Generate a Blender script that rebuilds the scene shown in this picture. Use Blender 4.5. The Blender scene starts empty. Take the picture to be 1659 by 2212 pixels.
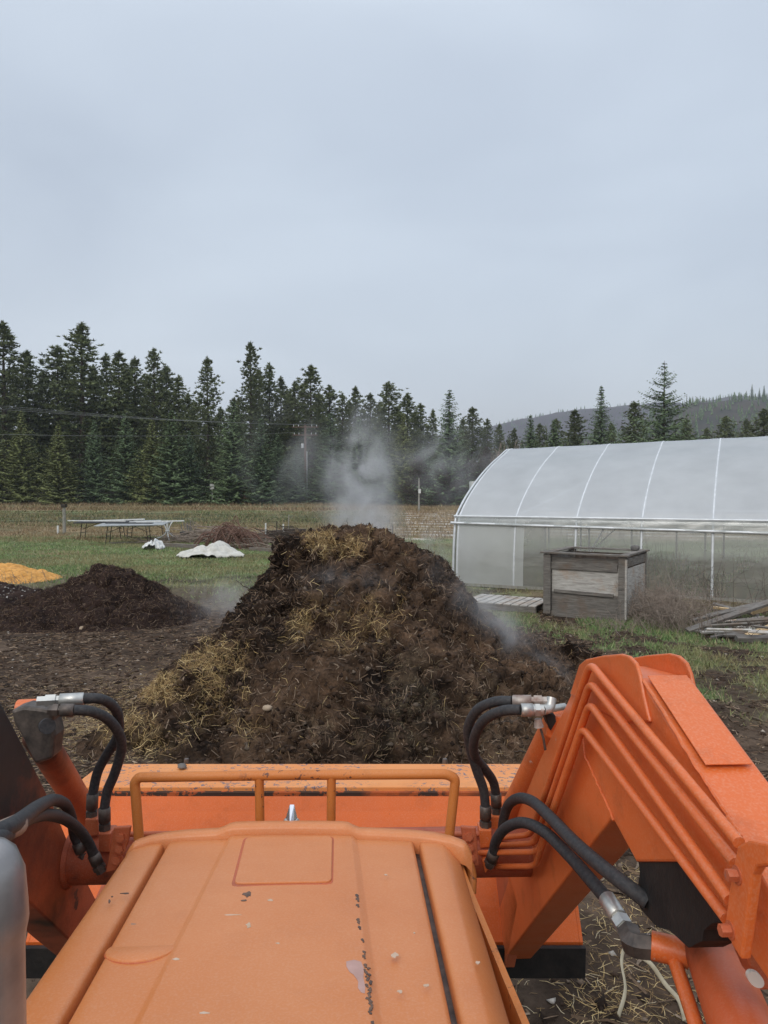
import bpy, math, random
import numpy as np
from mathutils import Vector
rad = math.radians
# ------------------------------------------------------------------ camera, sky, sun, exposure
C = bpy.context.scene.collection
scn = bpy.context.scene
F = 1560.0; W_, H_ = 1659.0, 2212.0
CAMZ = 2.2
PITCH = math.atan(44 / F)
cd = bpy.data.cameras.new('camera'); cam = bpy.data.objects.new('camera', cd); C.objects.link(cam)
cam.location = (0, 0, CAMZ); cam.rotation_euler = (rad(90) - PITCH, 0, 0)
cd.sensor_fit = 'VERTICAL'; cd.sensor_height = 24.0; cd.lens = 24.0 * F / H_
cd.clip_start = 0.05; cd.clip_end = 6000
scn.camera = cam
scn.view_settings.view_transform = 'Standard'; scn.view_settings.look = 'None'
scn.view_settings.exposure = 0.0; scn.view_settings.gamma = 1.0
scn.view_settings.use_curve_mapping = False
scn.render.engine = 'CYCLES'
scn.cycles.use_denoising = True
scn.cycles.max_bounces = 8; scn.cycles.transparent_max_bounces = 24
scn.cycles.volume_bounces = 1
scn.cycles.volume_step_rate = 1.0; scn.cycles.volume_max_steps = 96

w = bpy.data.worlds.new('World'); scn.world = w; w.use_nodes = True
nt = w.node_tree; nt.nodes.clear()
def N(nt, t, **k):
    n = nt.nodes.new(t)
    for a, b in k.items():
        setattr(n, a, b)
    return n
def ramp(nt, stops, interp='LINEAR'):
    r = nt.nodes.new('ShaderNodeValToRGB'); e = r.color_ramp.elements
    r.color_ramp.interpolation = interp
    e[0].position, e[0].color = stops[0][0], (*stops[0][1], 1)
    e[1].position, e[1].color = stops[-1][0], (*stops[-1][1], 1)
    for p, c in stops[1:-1]:
        x = e.new(p); x.color = (*c, 1)
    return r
SUN_EL, SUN_ROT = rad(38), rad(200)
sky = N(nt, 'ShaderNodeTexSky', sky_type='NISHITA', sun_disc=False)
sky.sun_elevation = SUN_EL; sky.sun_rotation = SUN_ROT; sky.air_density = 1.5; sky.dust_density = 3
bg1 = N(nt, 'ShaderNodeBackground'); bg1.inputs[1].default_value = 0.03
nt.links.new(sky.outputs[0], bg1.inputs[0])
tc = N(nt, 'ShaderNodeTexCoord'); sep = N(nt, 'ShaderNodeSeparateXYZ')
nt.links.new(tc.outputs['Generated'], sep.inputs[0])
rz = ramp(nt, [(0.0, (.445, .475, .54)), (.08, (.475, .51, .58)), (.2, (.515, .565, .64)), (.38, (.525, .585, .665)), (.55, (.56, .625, .71)), (1.0, (1.25, 1.33, 1.45))])
nt.links.new(sep.outputs['Z'], rz.inputs[0])
mp = N(nt, 'ShaderNodeMapping'); mp.inputs['Scale'].default_value = (1.3, 1.3, 3.2)
nz = N(nt, 'ShaderNodeTexNoise'); nz.inputs['Scale'].default_value = 1.6; nz.inputs['Detail'].default_value = 3.5
nz.inputs['Roughness'].default_value = .42; nz.inputs['Distortion'].default_value = .4
nt.links.new(tc.outputs['Generated'], mp.inputs[0]); nt.links.new(mp.outputs[0], nz.inputs['Vector'])
rn = ramp(nt, [(0.28, (.84, .84, .86)), (.72, (1.13, 1.12, 1.10))])
nt.links.new(nz.outputs[0], rn.inputs[0])
mx = N(nt, 'ShaderNodeMix', data_type='RGBA', blend_type='MULTIPLY'); mx.inputs[0].default_value = 1
nt.links.new(rz.outputs[0], mx.inputs[6]); nt.links.new(rn.outputs[0], mx.inputs[7])
bg2 = N(nt, 'ShaderNodeBackground'); bg2.inputs[1].default_value = 1.0
nt.links.new(mx.outputs[2], bg2.inputs[0])
ad = N(nt, 'ShaderNodeAddShader'); wo = N(nt, 'ShaderNodeOutputWorld')
nt.links.new(bg1.outputs[0], ad.inputs[0]); nt.links.new(bg2.outputs[0], ad.inputs[1]); nt.links.new(ad.outputs[0], wo.inputs[0])
sd = bpy.data.lights.new('sun', 'SUN'); sd.energy = 1.0; sd.angle = rad(28); sd.color = (1, .96, .9)
so = bpy.data.objects.new('sun', sd); C.objects.link(so); so.rotation_euler = (rad(48), 0, rad(-25))

# ------------------------------------------------------------------ helpers
fw = Vector((0, math.cos(PITCH), -math.sin(PITCH))); up = Vector((0, math.sin(PITCH), math.cos(PITCH)))
def ray(u, v):
    return Vector(((u - W_/2) / F, 0, 0)) + up * (-(v - H_/2) / F) + fw
def P(u, v, Y):
    d = ray(u, v); return Vector((0, 0, CAMZ)) + d * (Y / d.y)
def proj(p):
    p = np.asarray(p, float); q = p - np.array([0, 0, CAMZ])
    z = q @ np.array(fw); 
    return np.stack([W_/2 + F * q[:, 0] / z, H_/2 - F * (q @ np.array(up)) / z], 1)
YAW = rad(2.0); TF = Vector((-math.sin(YAW), math.cos(YAW), 0)); TR = Vector((math.cos(YAW), math.sin(YAW), 0))
def S(u, v, s):                       # pixel on a plane parallel to the tractor's side
    d = ray(u, v); t = s / d.dot(TR); return Vector((0, 0, CAMZ)) + d * t
rng = np.random.default_rng(7); random.seed(7)

def hash2(ix, iy, iz, seed):
    n = (ix.astype(np.int64) * 374761393 + iy.astype(np.int64) * 668265263 + iz.astype(np.int64) * 2147483647 + seed * 974711) & 0x7fffffff
    n = ((n ^ (n >> 13)) * 1274126177) & 0x7fffffff
    return ((n ^ (n >> 16)) & 0xffff) / 65535.0
def vnoise(x, y, z=None, seed=0):
    x = np.asarray(x, float); y = np.asarray(y, float)
    z = np.zeros_like(x) if z is None else np.asarray(z, float)
    ix, iy, iz = np.floor(x), np.floor(y), np.floor(z); fx, fy, fz = x-ix, y-iy, z-iz
    fx, fy, fz = fx*fx*(3-2*fx), fy*fy*(3-2*fy), fz*fz*(3-2*fz)
    r = 0
    for a in (0, 1):
        for b in (0, 1):
            for c in (0, 1):
                r = r + hash2(ix+a, iy+b, iz+c, seed) * (fx if a else 1-fx) * (fy if b else 1-fy) * (fz if c else 1-fz)
    return r
def fbm(x, y, z=None, o=4, seed=0, g=.5):
    a, s, t = 1., 0., 0.
    x = np.asarray(x, float); y = np.asarray(y, float)
    for k in range(o):
        s = s + a * (vnoise(x * 2**k + 17*k, y * 2**k + 5*k, None if z is None else z * 2**k, seed + k) - .5); t += a; a *= g
    return s / t * 2
def sst(a, b, x):
    t = np.clip((x - a) / (b - a), 0, 1); return t*t*(3-2*t)

ORI = {}
def set_props(o, label=None, cat=None, group=None, kind=None):
    if label: o['label'] = label
    if cat: o['category'] = cat
    if group: o['group'] = group
    if kind: o['kind'] = kind
    return o
def empty(name, loc, label, cat, group=None, rz=0):
    o = bpy.data.objects.new(name, None); C.objects.link(o); o.location = loc; o.rotation_euler = (0, 0, rz); o.empty_display_size = .1
    ORI[o.name] = Vector(loc) if rz == 0 else Vector((0, 0, 0))
    return set_props(o, label, cat, group)
def raw_mesh(name, co, faces, mat, smooth=True, tint=None):
    co = np.asarray(co, np.float32); me = bpy.data.meshes.new(name)
    if isinstance(faces, np.ndarray):
        nf, k = faces.shape
        me.vertices.add(len(co)); me.vertices.foreach_set('co', co.ravel())
        me.loops.add(nf*k); me.loops.foreach_set('vertex_index', faces.astype(np.int32).ravel())
        me.polygons.add(nf); me.polygons.foreach_set('loop_start', np.arange(0, nf*k, k, dtype=np.int32))
        me.update(calc_edges=True)
    else:
        me.from_pydata(co.tolist(), [], faces); me.update()
    sm = np.full(len(me.polygons), bool(smooth)) if not hasattr(smooth, '__len__') else np.asarray(smooth, bool)
    me.polygons.foreach_set('use_smooth', sm)
    if tint is not None:
        t = np.asarray(tint, np.float32)
        if t.ndim == 1:
            at = me.attributes.new('tint', 'FLOAT', 'FACE'); at.data.foreach_set('value', t)
        else:
            dom = 'POINT' if len(t) == len(co) else 'FACE'
            at = me.attributes.new('tint', 'FLOAT_COLOR', dom)
            at.data.foreach_set('color', np.concatenate([t, np.ones((len(t), 1), np.float32)], 1).ravel())
    me.materials.append(mat)
    return me
def link(name, me, parent=None, loc=None, bevel=0, subsurf=0):
    o = bpy.data.objects.new(name, me); C.objects.link(o)
    if parent is not None:
        o.parent = parent; ORI[o.name] = ORI.get(parent.name, Vector((0, 0, 0)))
        off = ORI[o.name]
    else:
        off = Vector(loc) if loc is not None else Vector((0, 0, 0)); o.location = off; ORI[o.name] = off
    if off.length > 0:
        n = len(me.vertices); a = np.empty(n*3, np.float32); me.vertices.foreach_get('co', a)
        a = a.reshape(-1, 3) - np.array(off, np.float32); me.vertices.foreach_set('co', a.ravel()); me.update()
    if bevel:
        b = o.modifiers.new('b', 'BEVEL'); b.width = bevel; b.segments = 2; b.limit_method = 'ANGLE'; b.angle_limit = rad(40)
        b.harden_normals = False
    return o
class MB:
    def __init__(s): s.v = []; s.f = []; s.s = []
    def add(s, v, f, sm=False):
        n = len(s.v); s.v += [tuple(p) for p in v]
        for q in f: s.f.append(tuple(i + n for i in q)); s.s.append(sm)
        return s
    def box(s, c, size, ax=None, ay=None):
        ax = Vector(ax or (1, 0, 0)).normalized(); ay = Vector(ay or (0, 1, 0)); ay = (ay - ax * ay.dot(ax)).normalized(); az = ax.cross(ay)
        c = Vector(c); v = []
        for k in (-.5, .5):
            for i, j in ((-.5, -.5), (.5, -.5), (.5, .5), (-.5, .5)):
                v.append(c + ax*i*size[0] + ay*j*size[1] + az*k*size[2])
        return s.add(v, [(3, 2, 1, 0), (4, 5, 6, 7), (0, 1, 5, 4), (1, 2, 6, 5), (2, 3, 7, 6), (3, 0, 4, 7)])
    def beam(s, a, b, wd, th, upv=(0, 0, 1)):
        a, b = Vector(a), Vector(b); d = b - a
        sd_ = d.cross(Vector(upv))
        if sd_.length < 1e-5: sd_ = Vector((1, 0, 0))
        return s.box((a+b)/2, (d.length, wd, th), d, sd_)
    def tube(s, pts, r, n=10, smooth_path=0, caps=True, flat=1.0):
        pts = [Vector(p) for p in pts]
        rs = list(r) if hasattr(r, '__len__') else [r]*len(pts)
        if smooth_path:
            q = []; qr = []
            for i in range(len(pts)-1):
                p0, p1, p2, p3 = pts[max(i-1, 0)], pts[i], pts[i+1], pts[min(i+2, len(pts)-1)]
                for k in range(smooth_path):
                    t = k / smooth_path
                    q.append(.5*((2*p1) + (p2-p0)*t + (2*p0-5*p1+4*p2-p3)*t*t + (3*p1-p0-3*p2+p3)*t**3)); qr.append(rs[i]*(1-t)+rs[i+1]*t)
            q.append(pts[-1]); qr.append(rs[-1]); pts, rs = q, qr
        v = []; f = []; m = len(pts)
        t0 = (pts[1]-pts[0]).normalized(); u = t0.orthogonal().normalized()
        for i, p in enumerate(pts):
            t = (pts[min(i+1, m-1)] - pts[max(i-1, 0)]).normalized()
            u = (u - t*u.dot(t)).normalized(); b = t.cross(u)
            for k in range(n):
                a = 2*math.pi*k/n; v.append(p + (u*math.cos(a)*flat + b*math.sin(a))*rs[i])
        for i in range(m-1):
            for k in range(n):
                f.append((i*n+k, i*n+(k+1) % n, (i+1)*n+(k+1) % n, (i+1)*n+k))
        s.add(v, f, n > 6)
        if caps:
            s.add(v[:n], [tuple(range(n-1, -1, -1))]); s.add(v[-n:], [tuple(range(n))])
        return s
    def prism(s, poly, off):          # closed 3D polygon extruded by a vector
        off = Vector(off); n = len(poly); a = [Vector(p) for p in poly]
        return s.add(a + [p + off for p in a], [tuple(range(n)), tuple(range(2*n-1, n-1, -1))] + [(i, i+n, (i+1) % n + n, (i+1) % n) for i in range(n)])
    def build(s, name, mat, parent=None, loc=None, bevel=0):
        me = raw_mesh(name, s.v, s.f, mat, s.s)
        return link(name, me, parent, loc, bevel)
def fillet(pts, r=.02, n=4):          # round the corners of a polyline
    pts = [Vector(p) for p in pts]; out = [pts[0]]
    for i in range(1, len(pts)-1):
        a, b, c = pts[i-1], pts[i], pts[i+1]
        rr = min(r, (a-b).length*.45, (c-b).length*.45)
        p, q = b + (a-b).normalized()*rr, b + (c-b).normalized()*rr
        for k in range(n+1):
            t = k/n; out.append(p*(1-t)**2 + b*2*t*(1-t) + q*t*t)
    out.append(pts[-1]); return out

# ------------------------------------------------------------------ materials
def newmat(name, rough=.8, metal=0, spec=.5):
    m = bpy.data.materials.new(name); m.use_nodes = True; t = m.node_tree
    b = t.nodes['Principled BSDF']; b.inputs['Roughness'].default_value = rough; b.inputs['Metallic'].default_value = metal
    b.inputs['Specular IOR Level'].default_value = spec
    return m, t, b
def noise_node(t, scale, detail=4, rough=.55, coord='Object', stretch=None, dist=0):
    c = t.nodes.new('ShaderNodeTexCoord'); n = t.nodes.new('ShaderNodeTexNoise')
    n.inputs['Scale'].default_value = scale; n.inputs['Detail'].default_value = detail; n.inputs['Roughness'].default_value = rough; n.inputs['Distortion'].default_value = dist
    if stretch:
        q = t.nodes.new('ShaderNodeMapping'); q.inputs['Scale'].default_value = stretch; t.links.new(c.outputs[coord], q.inputs[0]); t.links.new(q.outputs[0], n.inputs['Vector'])
    else: t.links.new(c.outputs[coord], n.inputs['Vector'])
    return n
def mixc(t, fac, a, b, mode='MIX'):
    m = t.nodes.new('ShaderNodeMix'); m.data_type = 'RGBA'; m.blend_type = mode
    for i, x in ((0, fac), (6, a), (7, b)):
        if hasattr(x, 'is_linked') or hasattr(x, 'links'): t.links.new(x, m.inputs[i])
        elif i == 0: m.inputs[0].default_value = x
        else: m.inputs[i].default_value = (*x, 1)
    return m.outputs[2]
def thr(t, src, lo, hi):
    r = t.nodes.new('ShaderNodeMapRange'); r.inputs[1].default_value = lo; r.inputs[2].default_value = hi; r.clamp = True
    t.links.new(src, r.inputs[0]); return r.outputs[0]
def mul(t, a, b):
    m = t.nodes.new('ShaderNodeMath'); m.operation = 'MULTIPLY'
    for i, x in ((0, a), (1, b)):
        if hasattr(x, 'links'): t.links.new(x, m.inputs[i])
        else: m.inputs[i].default_value = x
    return m.outputs[0]
def bump(t, b, src, strength=.3, dist=.01):
    n = t.nodes.new('ShaderNodeBump'); n.inputs['Strength'].default_value = strength; n.inputs['Distance'].default_value = dist
    t.links.new(src, n.inputs['Height']); t.links.new(n.outputs[0], b.inputs['Normal'])
def simple(name, c1, c2, scale=8, rough=.85, metal=0, bs=.3, bd=.01, stretch=None, spec=.4, detail=5, lo=.3, hi=.7):
    m, t, b = newmat(name, rough, metal, spec)
    n = noise_node(t, scale, detail, .6, stretch=stretch)
    t.links.new(mixc(t, thr(t, n.outputs[0], lo, hi), c1, c2), b.inputs['Base Color'])
    if bs: bump(t, b, n.outputs[0], bs, bd)
    return m
def paint(name, col, fade, chip=(.10, .09, .10), chip_amt=.66, chip_scale=35, dirt=.35, dirtcol=(.10, .045, .025), scratch=0, stains=None, rough=.5, spec=.5, dust=.0):
    m, t, b = newmat(name, rough, 0, spec)
    n1 = noise_node(t, 2.6, 5, .6); c = mixc(t, thr(t, n1.outputs[0], .3, .75), col, fade)
    n2 = noise_node(t, 9, 6, .65); c = mixc(t, mul(t, thr(t, n2.outputs[0], .52, .85), dirt), c, dirtcol)
    n4 = noise_node(t, 260, 2, .5); c = mixc(t, mul(t, thr(t, n4.outputs[0], .45, .8), .10 + dust), c, (.75, .6, .45))
    if stains:
        gm = t.nodes.new('ShaderNodeNewGeometry')
        for cen, r0, r1, sc, colr in stains:        # round dark patches with noisy edges, greasy on the upper left arm
            vd = t.nodes.new('ShaderNodeVectorMath'); vd.operation = 'SUBTRACT'; t.links.new(gm.outputs['Position'], vd.inputs[0]); vd.inputs[1].default_value = cen
            sv = t.nodes.new('ShaderNodeVectorMath'); sv.operation = 'MULTIPLY'; t.links.new(vd.outputs[0], sv.inputs[0]); sv.inputs[1].default_value = sc
            ln = t.nodes.new('ShaderNodeVectorMath'); ln.operation = 'LENGTH'; t.links.new(sv.outputs[0], ln.inputs[0])
            nn = noise_node(t, 14, 5, .65); ms = t.nodes.new('ShaderNodeMath'); ms.operation = 'MULTIPLY_ADD'
            t.links.new(nn.outputs[0], ms.inputs[0]); ms.inputs[1].default_value = (r1 - r0) * 1.6; t.links.new(ln.outputs['Value'], ms.inputs[2])
            c = mixc(t, thr(t, ms.outputs[0], r1 + (r1-r0)*.9, r0 + (r1-r0)*.7), c, colr)
    n3 = noise_node(t, chip_scale, 5, .7); ch = thr(t, n3.outputs[0], chip_amt, chip_amt + .02)
    nb = noise_node(t, 4.0, 2, .5); ch = mul(t, ch, thr(t, nb.outputs[0], .42, .55))
    c = mixc(t, ch, c, chip)
    if scratch:
        n5 = noise_node(t, 60, 3, .8, stretch=(.5, 1.2, 1), dist=3.0); s5 = thr(t, n5.outputs[0], .60, .62)
        n6 = noise_node(t, 7, 2, .5); s5 = mul(t, mul(t, s5, thr(t, n6.outputs[0], .47, .56)), scratch)
        c = mixc(t, s5, c, (.17, .18, .22))
    t.links.new(c, b.inputs['Base Color'])
    bump(t, b, n4.outputs[0], .06, .0015)
    rr = t.nodes.new('ShaderNodeMapRange'); rr.inputs[3].default_value = rough - .08; rr.inputs[4].default_value = rough + .2; t.links.new(n2.outputs[0], rr.inputs[0]); t.links.new(rr.outputs[0], b.inputs['Roughness'])
    return m
ORG = (.70, .135, .022)
M = {}
M['hood'] = paint('faded_hood_paint', (.57, .185, .050), (.64, .245, .090), chip=(.34, .20, .14), chip_amt=.70, chip_scale=22, dirt=.32, dirtcol=(.43, .165, .085), rough=.36, dust=.03)
M['arm'] = paint('loader_paint', ORG, (.62, .155, .042), chip=(.62, .44, .36), chip_amt=.69, chip_scale=30, dirt=.65, dirtcol=(.20, .05, .02), rough=.34, spec=.5, dust=.06)
M['lip'] = paint('scratched_lip_paint', (.74, .25, .06), (.78, .32, .10), chip=(.16, .13, .15), chip_amt=.565, chip_scale=42, dirt=.25, scratch=1.0)
M['bucket'] = paint('bucket_paint', (.70, .13, .014), (.58, .12, .025), chip=(.09, .05, .035), chip_amt=.70, chip_scale=12, dirt=.5, dirtcol=(.25, .07, .03), rough=.5, spec=.3)
M['rustangle'] = paint('rusty_angle_paint', (.50, .10, .02), (.36, .08, .02), chip=(.05, .03, .022), chip_amt=.47, chip_scale=11, dirt=.8, dirtcol=(.10, .04, .02))
M['guard'] = paint('guard_paint', (.55, .17, .03), (.60, .22, .05), chip=(.13, .05, .03), chip_amt=.60, chip_scale=40, dirt=.55, dirtcol=(.22, .08, .03))
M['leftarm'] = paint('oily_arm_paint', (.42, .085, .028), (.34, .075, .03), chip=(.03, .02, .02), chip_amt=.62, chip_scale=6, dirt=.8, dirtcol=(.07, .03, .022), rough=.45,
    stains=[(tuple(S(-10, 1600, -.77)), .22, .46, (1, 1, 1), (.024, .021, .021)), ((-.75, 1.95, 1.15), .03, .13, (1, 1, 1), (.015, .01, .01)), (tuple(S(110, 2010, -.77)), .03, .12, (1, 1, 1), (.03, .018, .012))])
M['crosstube'] = paint('oily_tube_paint', (.42, .08, .025), (.33, .07, .03), chip=(.03, .02, .02), chip_amt=.62, chip_scale=9, dirt=.8, dirtcol=(.05, .02, .015),
    stains=[((-.66, 1.92, 1.17), .03, .12, (1, 1, 1), (.02, .012, .01))])
M['valve'] = paint('valve_paint', (.50, .11, .035), (.42, .11, .05), chip_amt=.66, dirt=.6, dirtcol=(.16, .06, .04))
M['black'] = simple('dull_black', (.006, .006, .006), (.02, .017, .015), 20, .75, bs=.5)
M['rubber'] = simple('dusty_rubber', (.026, .027, .030), (.075, .072, .070), 120, .66, bs=.15, bd=.001, lo=.4, hi=.9)
M['steel'] = simple('dull_zinc', (.40, .40, .39), (.62, .62, .58), 30, .42, .75, .2, .002)
M['rustysteel'] = simple('rusty_fitting', (.20, .11, .08), (.52, .50, .46), 26, .5, .4, .3, .002)
M['darksteel'] = simple('dirty_fitting', (.05, .045, .042), (.17, .14, .12), 30, .5, .5, .3, .002)
M['chrome'] = simple('bright_emblem', (.62, .63, .66), (.80, .81, .84), 20, .22, .9, .05)
M['greypipe'] = simple('weathered_metal_cap', (.20, .19, .19), (.40, .39, .385), 10, .36, .65, .25, .004)
M['soil'] = simple('soil', (.022, .014, .010), (.085, .055, .036), 14, 1, bs=.9, bd=.03, detail=8, spec=.1)
def vcol_mat(name, rough=1.0, sc=30, amp=.55, bs=.5, bd=.01, spec=.15, trans=0, sc2=None):
    m, t, b = newmat(name, rough, 0, spec)
    a = t.nodes.new('ShaderNodeAttribute'); a.attribute_name = 'tint'
    n = noise_node(t, sc, 7, .65); r = t.nodes.new('ShaderNodeMapRange'); r.inputs[1].default_value = .25; r.inputs[2].default_value = .75
    r.inputs[3].default_value = 1 - amp; r.inputs[4].default_value = 1 + amp; t.links.new(n.outputs[0], r.inputs[0])
    cb = t.nodes.new('ShaderNodeCombineColor')
    for i in range(3): t.links.new(r.outputs[0], cb.inputs[i])
    t.links.new(mixc(t, 1.0, a.outputs['Color'], cb.outputs[0], 'MULTIPLY'), b.inputs['Base Color'])
    if bs: bump(t, b, n.outputs[0], bs, bd)
    return m
M['ground'] = vcol_mat('ground_cover', sc=9, amp=.55, bs=.8, bd=.03)
M['heap'] = vcol_mat('composted_manure', sc=38, amp=.6, bs=1.0, bd=.02)
M['bits'] = vcol_mat('loose_bits', sc=60, amp=.35, bs=0)
M['cloth'] = simple('white_row_cover', (.46, .45, .40), (.62, .61, .56), 5, .9, bs=.4, bd=.02, spec=.2)
M['plastic'] = simple('white_plastic', (.55, .56, .54), (.72, .73, .71), 7, .5, bs=.05)
M['greyplastic'] = simple('aged_panel', (.20, .21, .22), (.42, .44, .44), 3, .5, bs=.05)
M['darkmetal'] = simple('brown_metal', (.03, .027, .025), (.07, .06, .05), 20, .5, .5)
M['galv'] = simple('galvanised_pipe', (.55, .57, .58), (.72, .74, .75), 6, .45, .35, .05)
M['wire'] = simple('dull_wire', (.16, .17, .17), (.26, .27, .27), 6, .6, .2, 0)
M['blackplastic'] = simple('black_plastic', (.012, .012, .013), (.03, .03, .03), 20, .5, bs=.1)
def wood(name, c1, c2, c3, stretch=(1, 1, 14), knots=True):
    m, t, b = newmat(name, .9, 0, .2)
    n = noise_node(t, 5, 6, .65, stretch=stretch, dist=.6); c = mixc(t, thr(t, n.outputs[0], .3, .72), c1, c2)
    n2 = noise_node(t, 3.5, 3, .6); c = mixc(t, mul(t, thr(t, n2.outputs[0], .5, .75), .7), c, c3)
    t.links.new(c, b.inputs['Base Color']); bump(t, b, n.outputs[0], .5, .006); return m
M['wood'] = wood('weathered_grey_wood', (.080, .072, .064), (.26, .24, .215), (.16, .11, .075), (1, 1, 12))
M['woodpale'] = wood('bleached_board', (.27, .25, .225), (.58, .56, .52), (.36, .23, .14), (1, 1, 9))
M['woodtan'] = wood('fresh_board', (.52, .36, .20), (.70, .54, .33), (.45, .28, .13), (9, 1, 1))
M['woodgrey'] = wood('grey_board', (.10, .092, .085), (.26, .245, .225), (.15, .12, .10), (1, 9, 9))
M['polewood'] = wood('brown_pole', (.10, .06, .045), (.20, .13, .10), (.16, .12, .10), (6, 6, 1))
M['postwood'] = wood('grey_post', (.20, .19, .165), (.36, .35, .31), (.20, .21, .15), (6, 6, 1))
M['bark'] = simple('bark', (.035, .026, .02), (.10, .075, .06), 6, .95, stretch=(3, 3, .6))
M['barebark'] = simple('bare_twigs', (.16, .125, .10), (.34, .28, .23), 6, .95, bs=0)
M['stone'] = simple('stone', (.09, .085, .08), (.20, .19, .18), 12, .9)
M['paleston'] = simple('tan_stone', (.28, .21, .14), (.42, .33, .24), 12, .9)
M['shavings'] = simple('golden_shavings', (.42, .19, .04), (.80, .42, .12), 9, .95, bs=.9, bd=.05, detail=8)
def leafmat(name, c1, c2, c3):
    m, t, b = newmat(name, .8, 0, .25)
    a = t.nodes.new('ShaderNodeAttribute'); a.attribute_name = 'tint'
    oi = t.nodes.new('ShaderNodeObjectInfo')
    c = mixc(t, a.outputs['Fac'], c1, c2); c = mixc(t, mul(t, oi.outputs['Random'], .8), c, c3)
    t.links.new(c, b.inputs['Base Color'])
    b.inputs['Transmission Weight'].default_value = 0
    return m
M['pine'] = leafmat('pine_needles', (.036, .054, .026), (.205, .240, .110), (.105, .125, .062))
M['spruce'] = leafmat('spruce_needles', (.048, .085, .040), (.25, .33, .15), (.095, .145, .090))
M['yspruce'] = leafmat('yellowish_spruce_needles', (.065, .088, .032), (.34, .36, .13), (.18, .21, .085))
M['brown'] = leafmat('browned_foliage', (.04, .03, .022), (.12, .085, .06), (.09, .07, .055))

# ------------------------------------------------------------------ terrain
def gz0(x, y):
    x = np.asarray(x, float); y = np.asarray(y, float)
    return .76 * sst(22, 77, y)
def mudmask(x, y):
    return np.clip(1 - sst(12.5, 15.5, y + 1.2*fbm(x*.4, y*.4, seed=4)), 0, 1)
def gz(x, y):
    x = np.asarray(x, float); y = np.asarray(y, float)
    near = 1 - sst(14, 30, y)
    return gz0(x, y) + near * (.045*fbm(x*.8, y*.8, o=4, seed=1) + .018*fbm(x*5, y*5, o=3, seed=2) * mudmask(x, y)) + .05*fbm(x*.25, y*.25, o=2, seed=3)*sst(14, 25, y)
def G(u, v, it=12):
    d = ray(u, v); t = 20.0
    z = 0.
    for _ in range(it):
        t = (z - CAMZ) / d.z; z = float(gz0(d.x*t, d.y*t)) * .5 + z * .5
    p = Vector((0, 0, CAMZ)) + d*t; p.z = float(gz(p.x, p.y)); return p
xs = np.concatenate([-np.geomspace(600, 9.2, 60), np.arange(-9, 10, .06), np.geomspace(10.2, 600, 60)])
ys = np.concatenate([-np.geomspace(80, 1.2, 14), np.arange(-1, 15, .06), np.arange(15, 40, .16), np.arange(40, 85, .35), np.geomspace(86, 900, 40)])
X, Y = np.meshgrid(xs, ys)
Z = gz(X, Y)
def lerp(a, b, t): return a*(1-t[..., None]) + b*t[..., None]
def arr(*c): return np.array(c, float)
n1 = fbm(X*.35, Y*.35, o=4, seed=11); n2 = fbm(X*1.3, Y*1.3, o=4, seed=12); n3 = fbm(X*5, Y*5, o=3, seed=13)
soilc = lerp(arr(.040, .027, .019), arr(.115, .080, .056), np.clip(.45 + n2*.8 + n3*.5, 0, 1))
grassc = lerp(arr(.125, .165, .070), arr(.215, .250, .125), np.clip(.5 + n2*.9, 0, 1))
tanc = lerp(arr(.20, .135, .075), arr(.33, .25, .155), np.clip(.5 + n2 + n3*.3, 0, 1))
drygr = lerp(arr(.13, .12, .06), arr(.22, .19, .11), np.clip(.5 + n2, 0, 1))
right = sst(-1, 3, X)
col = soilc
# grass from the edge of the mud outward
g_edge = sst(13.3, 17.5, Y + 3.0*n1 + 1.6*n2 + 0*X)
col = lerp(col, lerp(drygr*.55, grassc, np.clip(sst(16, 20.5, Y + 2*n2), 0, 1)), g_edge * np.clip(.75 + .6*n2, 0, 1))
gr_r = np.maximum(sst(2.4, 3.6, X + .8*n1) * sst(6.8, 9.0, Y + 1.8*n2 + 1.0*n1), sst(1.5, 2.2, X + .5*n1) * sst(9.2, 10.4, Y + .6*n2))
col = lerp(col, grassc*.95, gr_r * np.clip(.28 + 1.6*n2 + .9*n3, 0, 1))
col = lerp(col, tanc*.55, sst(2.4, 3.4, X) * sst(11.5, 13.5, Y + n2) * (1 - sst(17, 19, Y)) * np.clip(.6+n2, 0, 1))
# tan patches within the lawn and the dry stand round the tables
col = lerp(col, tanc*.85, np.clip(sst(24.5, 26, Y + 2*n2)*(1-sst(27, 29, Y + 2*n2))*sst(.05, .3, n1 + .1*n3)*1.2, 0, 1) * (X < 0))
left = 1 - sst(-4, 2, X + Y*.0)
tl = sst(30.0, 32.5, Y + 1.6*n2 + np.where(X < -14, -3, 0)) * (1 - sst(41, 43, Y + .06*X + n2))
col = lerp(col, tanc*.9, np.clip(tl*(.75+n2), 0, 1))
# tilled strip with furrows
till = sst(42, 43.5, Y + .10*X + .6*n2 + 1) * (1 - sst(53, 55, Y + .10*X + .8*n2))
fur = .5 + .5*np.sin((Y + .10*X + .25*n2)*2*np.pi/2.2)
col = lerp(col, lerp(lerp(arr(.028, .023, .017), arr(.12, .12, .065), fur*np.clip(.6+n2, 0, 1)), arr(.24, .19, .12), .35*np.clip(n1+.3, 0, 1)), till*.65*(1-sst(-2, 3, X)))
far = sst(53.5, 56, Y + .10*X + n2)
col = lerp(col, lerp(tanc*.72, grassc*.85, np.clip(.45 + 1.3*n1 + .8*n2 + .25*np.sin(Y*.55), 0, 1)), far)
col = lerp(col, tanc*.95, sst(60, 63, Y + n2*2)*(1-sst(65, 67, Y+n2))*np.clip(.8+n2, 0, 1))
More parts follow.
